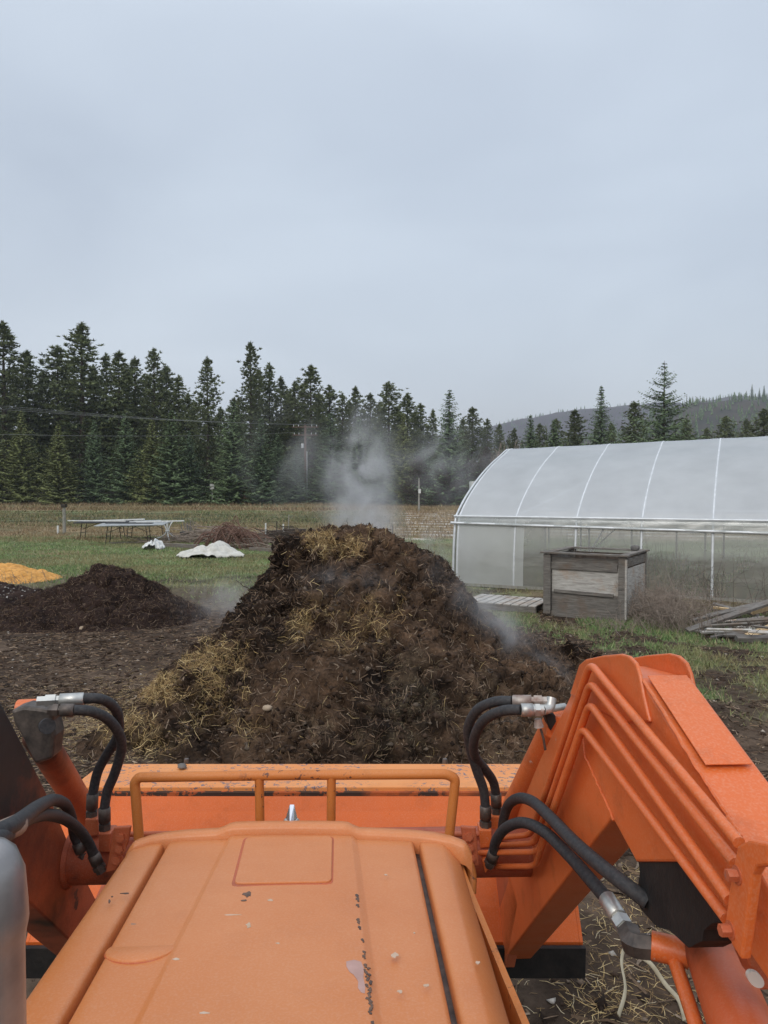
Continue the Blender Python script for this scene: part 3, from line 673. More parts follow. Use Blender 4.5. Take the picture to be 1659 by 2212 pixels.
PR = {'p': [proto_tree('pine', 20, 100+i, M['pine'], rmax=.135+.018*(i % 3), bare=.06, dense=1.15) for i in range(5)],
      's': [proto_tree('spruce', 13, 200+i, M['spruce'], rb=.21+.02*i) for i in range(3)],
      'y': [proto_tree('spruce', 13, 220+i, M['yspruce'], rb=.20+.02*i) for i in range(2)],
      'f': [proto_tree('spruce', 15, 240, M['spruce'], rb=.34, droop=.05, open_=.30, dense=.8)],
      'b': [proto_tree('pine', 9, 250, M['brown'], rmax=.22, bare=.02, pw=.5)]}
def tree(kind, u, vtop, Y, label, group, wid=1.0, i=0, name=None):
    h0, cm, tm = PR[kind][i % len(PR[kind])]
    x = (u-W_/2)/F*Y; zb = float(gz0(x, Y)); top = P(u, vtop, Y).z; s = (top - zb)/h0
    nm = name or {'p': 'pine_tree', 's': 'spruce_tree', 'y': 'spruce_tree', 'f': 'fir_tree', 'b': 'bush'}[kind]
    o = bpy.data.objects.new(nm, None); C.objects.link(o); o.location = (x, Y, zb); o.rotation_euler = (0, 0, random.uniform(0, 6.28)); o.scale = (s*wid, s*wid, s); o.empty_display_size = .1
    set_props(o, label, 'tree' if kind != 'b' else 'bush', group)
    for n_, me in (('crown', cm), ('trunk', tm)):
        c = bpy.data.objects.new(n_, me); C.objects.link(c); c.parent = o
    return o
ORD = ['first', 'second', 'third', 'fourth', 'fifth', 'sixth', 'seventh', 'eighth', 'ninth', 'tenth', 'eleventh', 'twelfth', 'thirteenth', 'fourteenth', 'fifteenth', 'sixteenth', 'seventeenth', 'eighteenth', 'nineteenth', 'twentieth',
       'twenty first', 'twenty second', 'twenty third', 'twenty fourth', 'twenty fifth', 'twenty sixth', 'twenty seventh', 'twenty eighth', 'twenty ninth', 'thirtieth', 'thirty first', 'thirty second', 'thirty third', 'thirty fourth', 'thirty fifth', 'thirty sixth', 'thirty seventh', 'thirty eighth', 'thirty ninth', 'fortieth']
backp = [(12, 697, 84, 1.0), (62, 758, 88, 1.0), (128, 748, 90, 1.1), (180, 698, 86, 1.05), (232, 765, 92, .9), (260, 760, 87, .9), (294, 772, 93, .9), (335, 754, 88, .85), (362, 792, 91, .9), (388, 812, 88, .8), (408, 850, 92, .9), (450, 772, 84, .85), (508, 860, 93, .8), (543, 740, 86, .85), (583, 785, 90, .85), (608, 815, 94, .9), (638, 825, 90, 1.0), (672, 790, 88, .85), (712, 833, 93, 1.0), (740, 850, 90, .9), (768, 836, 92, .9), (800, 850, 95, 1.0), (840, 826, 86, .95), (880, 850, 88, .9), (908, 872, 92, .9), (935, 885, 95, .9), (1020, 880, 86, .9), (1052, 905, 88, .9), (1078, 916, 93, .9), (1200, 905, 95, 1.0), (1240, 886, 84, 1.3), (1368, 868, 88, 1.1), (1566, 900, 100, 1.2), (1648, 884, 80, 1.4)]
ODD = {12: 'tall dark pine cut by the left edge of the photo', 180: 'tall open crowned pine, highest left of the power pole', 450: 'narrow pointed pine standing free before a gap of sky', 543: 'tallest dark pine left of the steam', 840: 'round topped pine above the steam column', 1240: 'broad dark pine behind the left part of the greenhouse', 1368: 'shorter pine just left of the tallest fir behind greenhouse', 1648: 'dark pine at the right edge above the greenhouse'}
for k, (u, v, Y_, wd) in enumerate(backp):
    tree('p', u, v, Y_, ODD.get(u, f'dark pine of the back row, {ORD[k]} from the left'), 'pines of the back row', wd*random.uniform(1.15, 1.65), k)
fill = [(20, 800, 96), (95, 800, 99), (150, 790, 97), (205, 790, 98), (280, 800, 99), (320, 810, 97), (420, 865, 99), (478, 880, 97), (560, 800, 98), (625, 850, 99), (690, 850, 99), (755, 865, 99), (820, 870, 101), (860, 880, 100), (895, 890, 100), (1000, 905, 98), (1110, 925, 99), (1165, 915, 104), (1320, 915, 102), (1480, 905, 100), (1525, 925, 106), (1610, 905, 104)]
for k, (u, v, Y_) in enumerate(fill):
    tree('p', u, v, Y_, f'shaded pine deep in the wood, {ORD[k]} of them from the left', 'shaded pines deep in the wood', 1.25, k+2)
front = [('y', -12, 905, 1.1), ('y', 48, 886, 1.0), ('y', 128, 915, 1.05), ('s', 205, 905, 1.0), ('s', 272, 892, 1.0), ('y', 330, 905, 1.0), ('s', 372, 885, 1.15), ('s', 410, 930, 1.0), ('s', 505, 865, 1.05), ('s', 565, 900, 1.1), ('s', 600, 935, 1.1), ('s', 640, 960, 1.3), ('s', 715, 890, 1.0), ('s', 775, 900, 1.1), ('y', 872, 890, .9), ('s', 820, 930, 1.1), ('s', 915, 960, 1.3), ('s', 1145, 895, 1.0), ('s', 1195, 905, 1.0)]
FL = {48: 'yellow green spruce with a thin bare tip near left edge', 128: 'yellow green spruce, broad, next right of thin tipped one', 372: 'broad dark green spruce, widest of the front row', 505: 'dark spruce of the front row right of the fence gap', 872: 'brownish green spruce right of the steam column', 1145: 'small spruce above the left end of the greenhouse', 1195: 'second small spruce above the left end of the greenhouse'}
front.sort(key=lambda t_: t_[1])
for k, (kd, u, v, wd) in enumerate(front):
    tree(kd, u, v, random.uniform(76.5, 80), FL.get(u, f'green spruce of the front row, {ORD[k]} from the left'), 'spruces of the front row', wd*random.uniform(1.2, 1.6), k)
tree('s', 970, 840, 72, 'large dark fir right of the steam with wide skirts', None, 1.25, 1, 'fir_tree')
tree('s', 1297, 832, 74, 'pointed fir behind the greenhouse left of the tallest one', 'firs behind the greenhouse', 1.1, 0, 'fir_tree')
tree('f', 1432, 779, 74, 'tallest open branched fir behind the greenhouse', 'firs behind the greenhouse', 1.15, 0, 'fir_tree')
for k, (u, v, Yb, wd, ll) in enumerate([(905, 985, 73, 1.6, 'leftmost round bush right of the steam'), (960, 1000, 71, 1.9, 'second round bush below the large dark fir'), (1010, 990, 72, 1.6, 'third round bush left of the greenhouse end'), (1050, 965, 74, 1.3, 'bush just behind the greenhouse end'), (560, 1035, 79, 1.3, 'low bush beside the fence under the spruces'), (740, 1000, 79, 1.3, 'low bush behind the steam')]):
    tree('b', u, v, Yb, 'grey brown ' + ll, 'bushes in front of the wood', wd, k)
# bare shrub
mb = MB()
c = Vector((G(1090, 1110).x, 70, .7)); c.x = (1088-W_/2)/F*70
for k in range(26):
    a = random.uniform(0, 6.28); L = random.uniform(3, 6.5); sp_ = random.uniform(.1, .35); b = c + Vector((math.cos(a)*L*sp_, math.sin(a)*L*sp_, L))
    stick(mb, c + Vector((random.gauss(0, .3), random.gauss(0, .3), 0)), b, .05, .2)
    for q in range(5):
        t = random.uniform(.4, .95); m_ = c.lerp(b, t); stick(mb, m_, m_ + Vector((random.gauss(0, .6), random.gauss(0, .6), random.uniform(.3, 1.1))), .025, .3)
set_props(mb.build('bare_shrub', M['barebark'], None, c), 'leafless pale twiggy shrub behind the greenhouse roof end', 'shrub')

# ------------------------------------------------------------------ hills
def hill(name, Y0, pts, depth, mat, label):
    us = [p_[0] for p_ in pts]; vs = [p_[1] for p_ in pts]
    n_ = 140; uu = np.linspace(us[0], us[-1], n_); top = np.array([P(a, np.interp(a, us, vs), Y0).z for a in uu]); x = (uu-W_/2)/F*Y0
    top = top + fbm(uu*.02, uu*0, o=3, seed=5)*Y0*.004
    rows_ = []
    for k in range(24):
        t = k/23; yy = Y0 - depth*(1-t); zz = top*np.sin(t*np.pi/2)**1.3 + fbm(x*.01, np.full(n_, yy*.01), o=3, seed=6)*top*.10*np.sin(t*np.pi)
        rows_.append(np.stack([x, np.full(n_, yy), zz], 1))
    rows_.append(np.stack([x, np.full(n_, Y0+depth*.8), 0*x], 1))
    co = np.concatenate(rows_); ii = (np.arange(24)[:, None]*n_ + np.arange(n_-1)[None]).ravel()
    o = link(name, raw_mesh(name, co, np.stack([ii, ii+1, ii+n_+1, ii+n_], 1), mat, True)); set_props(o, label, 'hill', kind='structure')
    return co, np.stack([ii, ii+1, ii+n_+1, ii+n_], 1)
M['hill'] = simple('burnt_hillside', (.020, .014, .018), (.042, .030, .032), .02, 1, bs=0, detail=8)
M['hill2'] = simple('dark_hillside', (.020, .024, .018), (.065, .052, .040), .05, 1, bs=0, detail=8)
hco, hfa = hill('hills', 1500, [(880, 955), (1010, 935), (1100, 914), (1200, 893), (1300, 881), (1400, 876), (1500, 868), (1700, 862), (1900, 850), (2300, 860)], 600, M['hill'], 'far purple brown hill fading into cloud')
kco, kfa = hill('hills', 620, [(1200, 960), (1330, 935), (1430, 890), (1475, 872), (1560, 874), (1600, 872), (1659, 866), (1800, 850), (2200, 820)], 230, M['hill2'], 'nearer dark wooded hill at the right')
def simple_trees(co, f, n, hr, name, label, mat, seed, wfrac=.2):
    r = np.random.default_rng(seed); a = np.linalg.norm(np.cross(co[f[:, 1]]-co[f[:, 0]], co[f[:, 3]]-co[f[:, 0]]), axis=1); i = r.choice(len(f), n, p=a/a.sum())
    w4 = r.dirichlet((1, 1, 1, 1), n); p_ = (co[f[i]]*w4[:, :, None]).sum(1)
    V = []; T = []
    for lay in range(4):
        h = r.uniform(*hr, n) if lay == 0 else h
        m = 5; zc = h*(.08+.22*lay); R = h*wfrac*(1-.22*lay)
        for q in range(m):
            a0 = 2*math.pi*q/m + lay + r.normal(size=n)*.3; a1 = a0 + 1.0
            V.append(np.stack([p_ + np.stack([np.cos(a0)*R, np.sin(a0)*R, zc], 1), p_ + np.stack([np.cos(a1)*R, np.sin(a1)*R, zc + .05*h], 1), p_ + np.stack([0*h, 0*h, zc + h*.38*r.uniform(.7, 1.1, n)], 1)], 1).reshape(-1, 3)); T.append(np.clip(r.normal(.4, .3, n), 0, 1))
    V = np.concatenate(V); T = np.concatenate(T)
    set_props(link(name, tris_mesh(name, V, np.arange(len(V)).reshape(-1, 3), mat, T)), label, 'forest', kind='stuff')
simple_trees(kco, kfa, 3600, (3, 7), 'hillside_forest', 'dark conifers covering the nearer hill', M['spruce'], 3)
simple_trees(hco, hfa, 3500, (3, 8), 'hillside_forest', 'sparse conifers on the far hill', M['spruce'], 4)
rg = np.random.default_rng(9)
# conifers between wood and hills, and the wood's dark depth
def mass(name, n_, ur, Yr_, hr, label, seed):
    rg = np.random.default_rng(seed); uu = rg.uniform(*ur, n_); YY = rg.uniform(*Yr_, n_); xx = (uu-W_/2)/F*YY
    sq = np.stack([xx, YY, gz0(xx, YY)], 1); h = rg.uniform(*hr, n_); V = []; T = []
    for k in range(170):
        t = .03 + .95*(k/170); a0 = k*2.4 + rg.normal(size=n_)*.5; R = h*.17*(1-t)**.75*rg.uniform(.5, 1.15, n_); el = rg.normal(size=n_)*.25
        c = sq + np.stack([np.cos(a0)*R*.35, np.sin(a0)*R*.35, h*t], 1); e = sq + np.stack([np.cos(a0)*R, np.sin(a0)*R, h*t + R*el], 1)
        p_ = np.stack([-np.sin(a0), np.cos(a0), rg.normal(size=n_)*.8], 1)*(h*.022)[:, None]
        V.append(np.stack([c-p_*1.5, c+p_*1.5, e], 1).reshape(-1, 3)); T.append(np.clip(rg.normal(.35, .25, n_), 0, 1))
    V = np.concatenate(V); T = np.concatenate(T)
    set_props(link(name, tris_mesh(name, V, np.arange(len(V)).reshape(-1, 3), M['pine'], T)), label, 'forest', kind='stuff')
mass('distant_forest', 420, (1050, 1800), (125, 300), (9, 14.5), 'hazy distant conifers below the hills', 9)
mass('forest_depth', 170, (-120, 820), (103, 135), (9, 15.5), 'dark crowded conifers deep inside the left wood', 10)
mass('forest_depth', 80, (780, 1110), (98, 125), (7, 11), 'dark crowded conifers deep inside the wood right of the steam', 11)
rg = np.random.default_rng(9)
# snags on the ridge
ridge_us = sorted([1483, 1490, 1497, 1505, 1512, 1519, 1526, 1533, 1541, 1549, 1556, 1563, 1571, 1580])
for k, u in enumerate(ridge_us):
    vt = float(np.interp(u, [1475, 1560, 1600, 1659], [872, 874, 872, 866])); b = P(u, vt+4, 618); h = random.uniform(4.5, 9)
    mb = MB(); mb.tube([b, b + Vector((random.gauss(0, .2), 0, h))], [.42, .16], 5)
    for q in range(4):
        z = random.uniform(.4, .9)*h; mb.tube([b + Vector((0, 0, z)), b + Vector((random.choice((-1, 1))*random.uniform(.5, 1.3), 0, z+random.uniform(.1, .6)))], .12, 4)
    set_props(mb.build('dead_tree', M['bark'], None, b), 'bare dead trunk on the ridge of the nearer hill', 'dead tree', 'bare dead trunks along the ridge')
for k, (u, h) in enumerate([(1590, 9), (1600, 11), (1612, 12), (1624, 17), (1640, 13), (1650, 15)]):
    h0, cm, tm = PR['s'][k % 3]; vt = float(np.interp(u, [1475, 1560, 1600, 1659], [872, 874, 872, 866])); b = P(u, vt+3, 618)
    o = bpy.data.objects.new('conifer', None); C.objects.link(o); o.location = b; o.scale = (h/h0*.8, h/h0*.8, h/h0)
    set_props(o, 'living conifer on the ridge of the nearer hill', 'tree', 'living conifers along the ridge')
    for n_, me in (('crown', cm), ('trunk', tm)):
        c_ = bpy.data.objects.new(n_, me); C.objects.link(c_); c_.parent = o

# ------------------------------------------------------------------ power line, fence, far posts
pb = P(660, 1094, 82); pt = P(660, 918, 82); px_ = pb.x
pole = empty('utility_pole', (px_, 82, .7), 'brown wooden power pole with two crossarms before the spruces', 'utility pole')
MB().tube([(px_, 82, .5), (px_, 82, pt.z)], [.16, .12], 10).build('post', M['polewood'], pole)
for zz, wd in ((pt.z-.25, 3.0), (pt.z-1.15, 2.8)):
    MB().box((px_, 81.82, zz), (wd, .10, .10)).build('crossarm', M['polewood'], pole)
    for dx in (-1.3, -.75, .75, 1.3):
        MB().tube([(px_+dx*wd/3, 81.82, zz+.07), (px_+dx*wd/3, 81.82, zz+.28)], [.04, .03], 8).build('insulator', M['galv'], pole)
MB().tube([(px_+.20, 81.8, .8), (px_+.20, 81.8, pt.z-3)], .05, 6).build('conduit', M['galv'], pole)
mb = MB().tube([(px_-.3, 81.8, pt.z-2.6), (px_-.3, 81.8, pt.z-2.1)], .16, 10); mb.build('transformer_can', M['galv'], pole)
for k, (dx, zz, vl, lab) in enumerate([(-1.3, pt.z+.03, 876, 'topmost left'), (-.75, pt.z+.03, 880, 'second'), (1.3, pt.z+.03, 884, 'third'), (-1.2, pt.z-.87, 938, 'lowest')]):
    a = Vector((px_+dx, 81.8, zz)); b = P(0, vl, 63); b = a + (b-a)*2.2
    pts = [a.lerp(b, t/16) - Vector((0, 0, 1.3*4*(t/16)*(1-t/16))) + Vector((0, 0, 1.3*4*(1/2.2)*(1-1/2.2)*(t/16)*2.2 if t/16 < 1/2.2 else 1.3*4*(1/2.2)*(1-1/2.2))) for t in range(17)]
    set_props(MB().tube(pts, .013, 5).build('power_line', M['wire'], None, a), f'{lab} overhead wire running left from the power pole', 'wire', 'overhead wires')
fence = empty('rail_fence', (-25, 84, .76), 'grey rail fence glimpsed behind the spruces', 'fence')
x0f, x1f = -46, 6
for k, x in enumerate(np.arange(x0f, x1f, 2.6)):
    MB().box((x, 84, .76+.85), (.14, .14, 1.9)).build('fence_post', M['postwood'], fence)
for k, zz in enumerate((.45, .85, 1.25, 1.65)):
    MB().box(((x0f+x1f)/2, 83.9, .76+zz), (x1f-x0f, .04, .14)).build('rail', M['woodgrey'], fence)
q = P(905, 1100, 60); tp = P(905, 1033, 60)
po = empty('field_pole', (q.x, 60, q.z), 'thin grey wooden pole standing in the stubble field', 'pole')
MB().tube([(q.x, 60, q.z-.3), (q.x, 60, tp.z)], [.09, .06], 8).build('post', M['postwood'], po); MB().box((q.x+.05, 59.9, q.z+1.5), (.2, .12, .35)).build('meter_box', M['plastic'], po)
q = P(458, 1066, 79.5); set_props(MB().box(q + Vector((0, 0, .75)), (.45, .04, .6)).box(q + Vector((0, .05, .1)), (.06, .06, 1.5)).build('sign', M['plastic'], None, q - Vector((0, 0, .6))), 'small blank white sign before the fence', 'sign')
q = P(537, 1085, 87); mb = MB()
mb.box(q + Vector((0, 0, .9)), (1.5, 2, 1.9)); shed = empty('shed', q, 'small orange brown shed glimpsed between spruces', 'shed')
mb.build('wall', simple('rusty_panel', (.42, .12, .05), (.5, .17, .08), 3), shed)
MB().prism([q + Vector((-.9, -1.1, 1.85)), q + Vector((.9, -1.1, 1.85)), q + Vector((0, -1.1, 2.3))], (0, 2.2, 0)).build('roof', M['woodgrey'], shed)

# mid-field things
def gpost(name, u, vb, vt, r, mat, label, cat, cap=False, group=None, Yd=None):
    b = G(u, vb); t = P(u, vt, b.y); o = empty(name, b, label, cat, group)
    MB().tube([b - Vector((0, 0, .1)), Vector((b.x, b.y, t.z))], [r, r*.9], 8).build('post', mat, o)
    if cap: MB().box((b.x, b.y, t.z+.03), (r*2.6, r*2.6, .16)).build('cap', M['darkmetal'], o)
    return b
b = gpost('fence_post', 139, 1155, 1094, .085, M['postwood'], 'grey wooden post with a dark cap standing in grass', 'post', True)
set_props(MB().tube([b + Vector((-.22, -.2, 0)), b + Vector((-.22, -.2, .42))], .05, 8).build('white_stake', M['plastic'], None, b + Vector((-.2, -.2, 0))), 'short white plastic pipe beside the capped grey post', 'stake')
for k, (u, vb, vt, mt, lab) in enumerate([(574, 1172, 1130, 'plastic', 'white stake left of the heap top, leftmost of two'), (612, 1165, 1132, 'plastic', 'white stake nearer to the heap top, right of the other'), (598, 1165, 1126, 'darkmetal', 'thin rusty rod between the two white stakes'), (813, 1172, 1148, 'plastic', 'short white stake seen through steam right of heap top'), (622, 1160, 1112, 'postwood', 'slender grey stick behind the two white stakes'), (848, 1160, 1135, 'darkmetal', 'thin dark rod in the stubble right of the steam')]):
    b = G(u, vb); t = P(u + (2 if k == 4 else 0), vt, b.y)
    set_props(MB().tube([b, t], .025 if mt != 'plastic' else .035, 6).build('stake', M[mt], None, b), lab, 'stake', 'stakes beyond the heap')

def table(u, v, rz, label, L=1.83, Wd=.76, items=True):
    b = G(u, v); o = empty('folding_table', b, label, 'table', 'folding tables on the lawn', rz)
    MB().box((0, 0, .73), (L, Wd, .05)).build('tabletop', M['greyplastic'], o, bevel=.01)
    for sx in (-1, 1):
        for sy in (-1, 1):
            MB().tube([(sx*L*.36, sy*Wd*.38, .70), (sx*L*.40, sy*Wd*.40, 0)], .018, 6).build('leg', M['darkmetal'], o)
        MB().tube([(sx*L*.38, -Wd*.39, .30), (sx*L*.38, Wd*.39, .30)], .014, 6).build('stretcher', M['darkmetal'], o)
        MB().tube([(sx*L*.38, 0, .45), (sx*L*.1, 0, .70)], .012, 6).build('brace', M['darkmetal'], o)
    return b
tb = table(222, 1166, .06, 'folding table at the left end of the table group', 2.2)
tb2 = table(278, 1175, .10, 'folding table in the middle, nearest the camera', 2.1)
tb3 = table(318, 1166, .02, 'folding table at the right end beside the white stand', 2.0)
def panel(c, sz, rz, tilt, mat, name, label, cat, group):
    ax = Vector((math.cos(rz), math.sin(rz), tilt)); ay = Vector((-math.sin(rz), math.cos(rz), .04))
    set_props(MB().box(c, sz, ax, ay).build(name, mat, None, c, bevel=.004), label, cat, group)
panel(tb + Vector((.1, -.1, .775)), (2.3, 1.1, .03), .05, .012, M['blackplastic'], 'sheet', 'dark sheet lying on the left folding table', 'panel', 'sheets on the tables')
panel(tb2 + Vector((.2, -.1, .79)), (2.7, 1.3, .03), .12, .012, M['greyplastic'], 'sheet', 'large pale grey sheet on the middle folding table', 'panel', 'sheets on the tables')
panel(tb + Vector((.6, .3, .83)), (2.3, .10, .05), .04, .03, M['plastic'], 'board', 'long white board on the left table', 'board', 'boards on the tables')
panel(tb + Vector((-.1, -.4, .82)), (2.5, .09, .04), .02, -.01, M['plastic'], 'board', 'white board overhanging the left table towards the camera', 'board', 'boards on the tables')
panel(tb3 + Vector((.35, -.1, .80)), (2.6, .10, .05), .08, .02, M['plastic'], 'board', 'narrow white board overhanging the right table', 'board', 'boards on the tables')
panel(tb2 + Vector((0, .1, .83)), (2.0, .2, .03), -.1, .0, M['blackplastic'], 'board', 'black strip lying on the large pale sheet', 'board', 'boards on the tables')
panel(tb3 + Vector((-.4, .2, .79)), (1.8, .8, .03), .2, .02, M['greyplastic'], 'sheet', 'whitish sheet on the right folding table', 'panel', 'sheets on the tables')
b = G(362, 1170); o = empty('tube_stand', b, 'cream tubular stand with curved splayed legs by the tables', 'stand')
for k in range(4):
    a = k*math.pi/2 + .4; c_, s_ = math.cos(a), math.sin(a)
    MB().tube([b + Vector((c_*.22, s_*.22, .86)), b + Vector((c_*.10, s_*.10, .65)), b + Vector((c_*.05, s_*.05, .42)), b + Vector((c_*.22, s_*.22, .22)), b + Vector((c_*.55, s_*.55, .10)), b + Vector((c_*.66, s_*.66, 0))], .024, 8, 4).build('leg', M['plastic'], o)
MB().tube([b + Vector((math.cos(t)*.08, math.sin(t)*.08, .45)) for t in np.linspace(0, 6.28, 13)], .018, 6).build('ring', M['plastic'], o)
b = G(406, 1166)
o = empty('bucket', b, 'black tub packed with grey sticks', 'tub')
MB().tube([b, b + Vector((0, 0, .36))], [.30, .36], 18).build('tub_body', M['blackplastic'], o)
for k in range(14):
    a = random.uniform(0, 6.28); r_ = random.uniform(0, .25); q = b + Vector((math.cos(a)*r_, math.sin(a)*r_, .05)); mb = MB()
    mb.beam(q, q + Vector((random.gauss(0, .14), random.gauss(0, .1), random.uniform(.5, .8))), .04, .02)
    set_props(mb.build('garden_stake', M['woodgrey'], None, q), 'grey wooden stick standing in the black tub', 'stick', 'sticks standing in the black tub')
# brush and vines behind the white sheet
def brush(name, u, v, sx, sy, h, n_, L, rr, mat, label, arch=False):
    b = G(u, v); mb = MB()
    for k in range(n_):
        c = b + Vector((random.gauss(0, sx), random.gauss(0, sy), 0)); t = abs(random.gauss(0, .45)); c.z = float(gz(c.x, c.y)) + max(.02, h*(1-min(1, abs((c.x-b.x)/sx/2.2)))*random.random())
        a = random.gauss(0, .5) + (math.pi if random.random() < .5 else 0); d = Vector((math.cos(a), math.sin(a)*.6, random.gauss(0, .14)))*random.uniform(*L)/2
        if arch:
            e0, e1 = c-d, c+d; e0.z = e1.z = float(gz(c.x, c.y)); m_ = c.copy(); m_.z += h*random.uniform(.6, 1.1)
            mb.tube([e0, e0.lerp(m_, .55)+Vector((0, 0, h*.28)), m_, e1.lerp(m_, .55)+Vector((0, 0, h*.28)), e1], random.uniform(*rr), 5, 3)
        else: stick(mb, c-d, c+d, random.uniform(*rr), .12)
    return set_props(mb.build(name, mat, None, b), label, 'brush pile')
brush('brush_pile', 470, 1172, 1.3, .4, .62, 170, (1.2, 2.6), (.012, .028), M['barebark'], 'low pile of grey brown branches behind the white sheet')
brush('vine_pile', 505, 1186, .45, .3, .62, 60, (.9, 1.8), (.012, .02), simple('red_brown_canes', (.12, .06, .045), (.20, .12, .09), 8, bs=0), 'arched reddish brown canes behind the white sheet', True)
brush('brush_pile', 555, 1186, .5, .3, .45, 60, (.7, 1.5), (.010, .02), M['barebark'], 'grey twig pile right of the arched canes')
brush('brush_pile', 610, 1172, .6, .3, .75, 110, (.6, 1.6), (.012, .025), M['bark'], 'dark twig pile just left of the heap top')
for k, (u, v, lab) in enumerate([(600, 1163, 'left'), (626, 1160, 'middle'), (650, 1160, 'right')]):
    b = G(u, v); o = MB().tube([b, b + Vector((0, 0, .40))], [.28, .25], 12).build('stump', M['bark'], None, b, bevel=.02); set_props(o, f'dark wooden stump behind the heap top, {lab} of three', 'stump', 'stumps behind the heap')
for k, (u0, v0, u1, v1, th, lab) in enumerate([(330, 1183, 430, 1187, .16, 'low timber edging running behind the white sheet'), (540, 1190, 600, 1193, .13, 'low timber edging right of the white sheet'), (235, 1176, 330, 1174, .06, 'thin grey board on the ground below the tables')]):
    a, b = G(u0, v0), G(u1, v1); set_props(MB().beam(a + Vector((0, 0, th/2)), b + Vector((0, 0, th/2)), .12, th).build('timber', M['wood'], None, a, bevel=.01), lab, 'timber')
# white sack and crumpled sheet
def drape(name, u, v, sx, sy, h, mat, label, cat, seed, holes=True, rz=0):
    b = G(u, v); n_ = 90; X, Y = np.meshgrid(np.linspace(-1, 1, n_), np.linspace(-1, 1, n_))
    r_ = (np.abs(X)**2.6 + np.abs(Y)**2.6)**(1/2.6); edge = 1 + .16*fbm(X*2+seed, Y*2, o=2, seed=seed)
    prof = np.clip(1-(r_/edge)**2.5, 0, 1)
    zz = h*(prof**.45)*(.50 + .45*fbm(X*1.3+3, Y*1.3, o=3, seed=seed+1) + .32*np.exp(-((X-.2)/.38)**2) - .25*np.exp(-((X+.05+.2*Y)/.08)**2)) + .05*np.abs(fbm(X*4 + Y*1.5, Y*3, o=3, seed=seed+2))*h*2
    zz += h*.16*np.abs(np.sin(X*8 + 3*fbm(X*2, Y*2, seed=seed+3)))*prof**.3
    zz = np.maximum(zz, .01); x2, y2 = X*sx*edge, Y*sy*edge
    co = np.stack([x2 + b.x, y2 + b.y, zz + gz(x2+b.x, y2+b.y)], -1).reshape(-1, 3)
    ii = (np.arange(n_-1)[:, None]*n_ + np.arange(n_-1)[None]); rr = (r_/edge)[:-1, :-1]; ii = ii[rr < 1.0]
    f_ = np.stack([ii, ii+1, ii+n_+1, ii+n_], 1); us_, inv = np.unique(f_, return_inverse=True)
    o = link(name, raw_mesh(name, co[us_], inv.reshape(-1, 4), mat, True), None, b); so_ = o.modifiers.new('s', 'SOLIDIFY'); so_.thickness = .006
    return set_props(o, label, cat)
drape('white_sheet', 452, 1204, 1.14, .75, .47, M['cloth'], 'crumpled white row cover sheet lying on the lawn', 'sheet', 3)
drape('white_sack', 332, 1188, .40, .30, .42, M['plastic'], 'small whitish sack left of the white sheet', 'sack', 8)

# ------------------------------------------------------------------ greenhouse
A0 = Vector((1.695, 17.0, 0)); DA = Vector((.8946, -.447, 0)); DB = Vector((.447, .8946, 0))
prof = [(0, 0), (.03, .8), (.14, 1.5), (.30, 1.70), (.75, 2.01), (1.3, 2.31), (1.95, 2.61), (2.75, 2.92), (3.6, 3.19), (4.45, 3.42)]
prof = prof + [(8.9-c, h) for c, h in reversed(prof[:-1])]
def catm(pr, k=4):
    q = []
    for i in range(len(pr)-1):
        p0, p1, p2, p3 = [Vector(pr[max(0, min(len(pr)-1, j))]) for j in (i-1, i, i+1, i+2)]
        for t in range(k):
            t /= k; q.append(.5*((2*p1)+(p2-p0)*t+(2*p0-5*p1+4*p2-p3)*t*t+(3*p1-p0-3*p2+p3)*t**3))
    q.append(Vector(pr[-1])); return q
PRF = catm(prof)
def gh(t, c, h, inset=0):
    z = h + max(0, h-1.55)*.012*t
    return A0 + DA*t + DB*c + Vector((0, 0, z + float(gz0(0, 15))))
house = empty('greenhouse', A0, 'long arched plastic film greenhouse with white ribs', 'greenhouse')
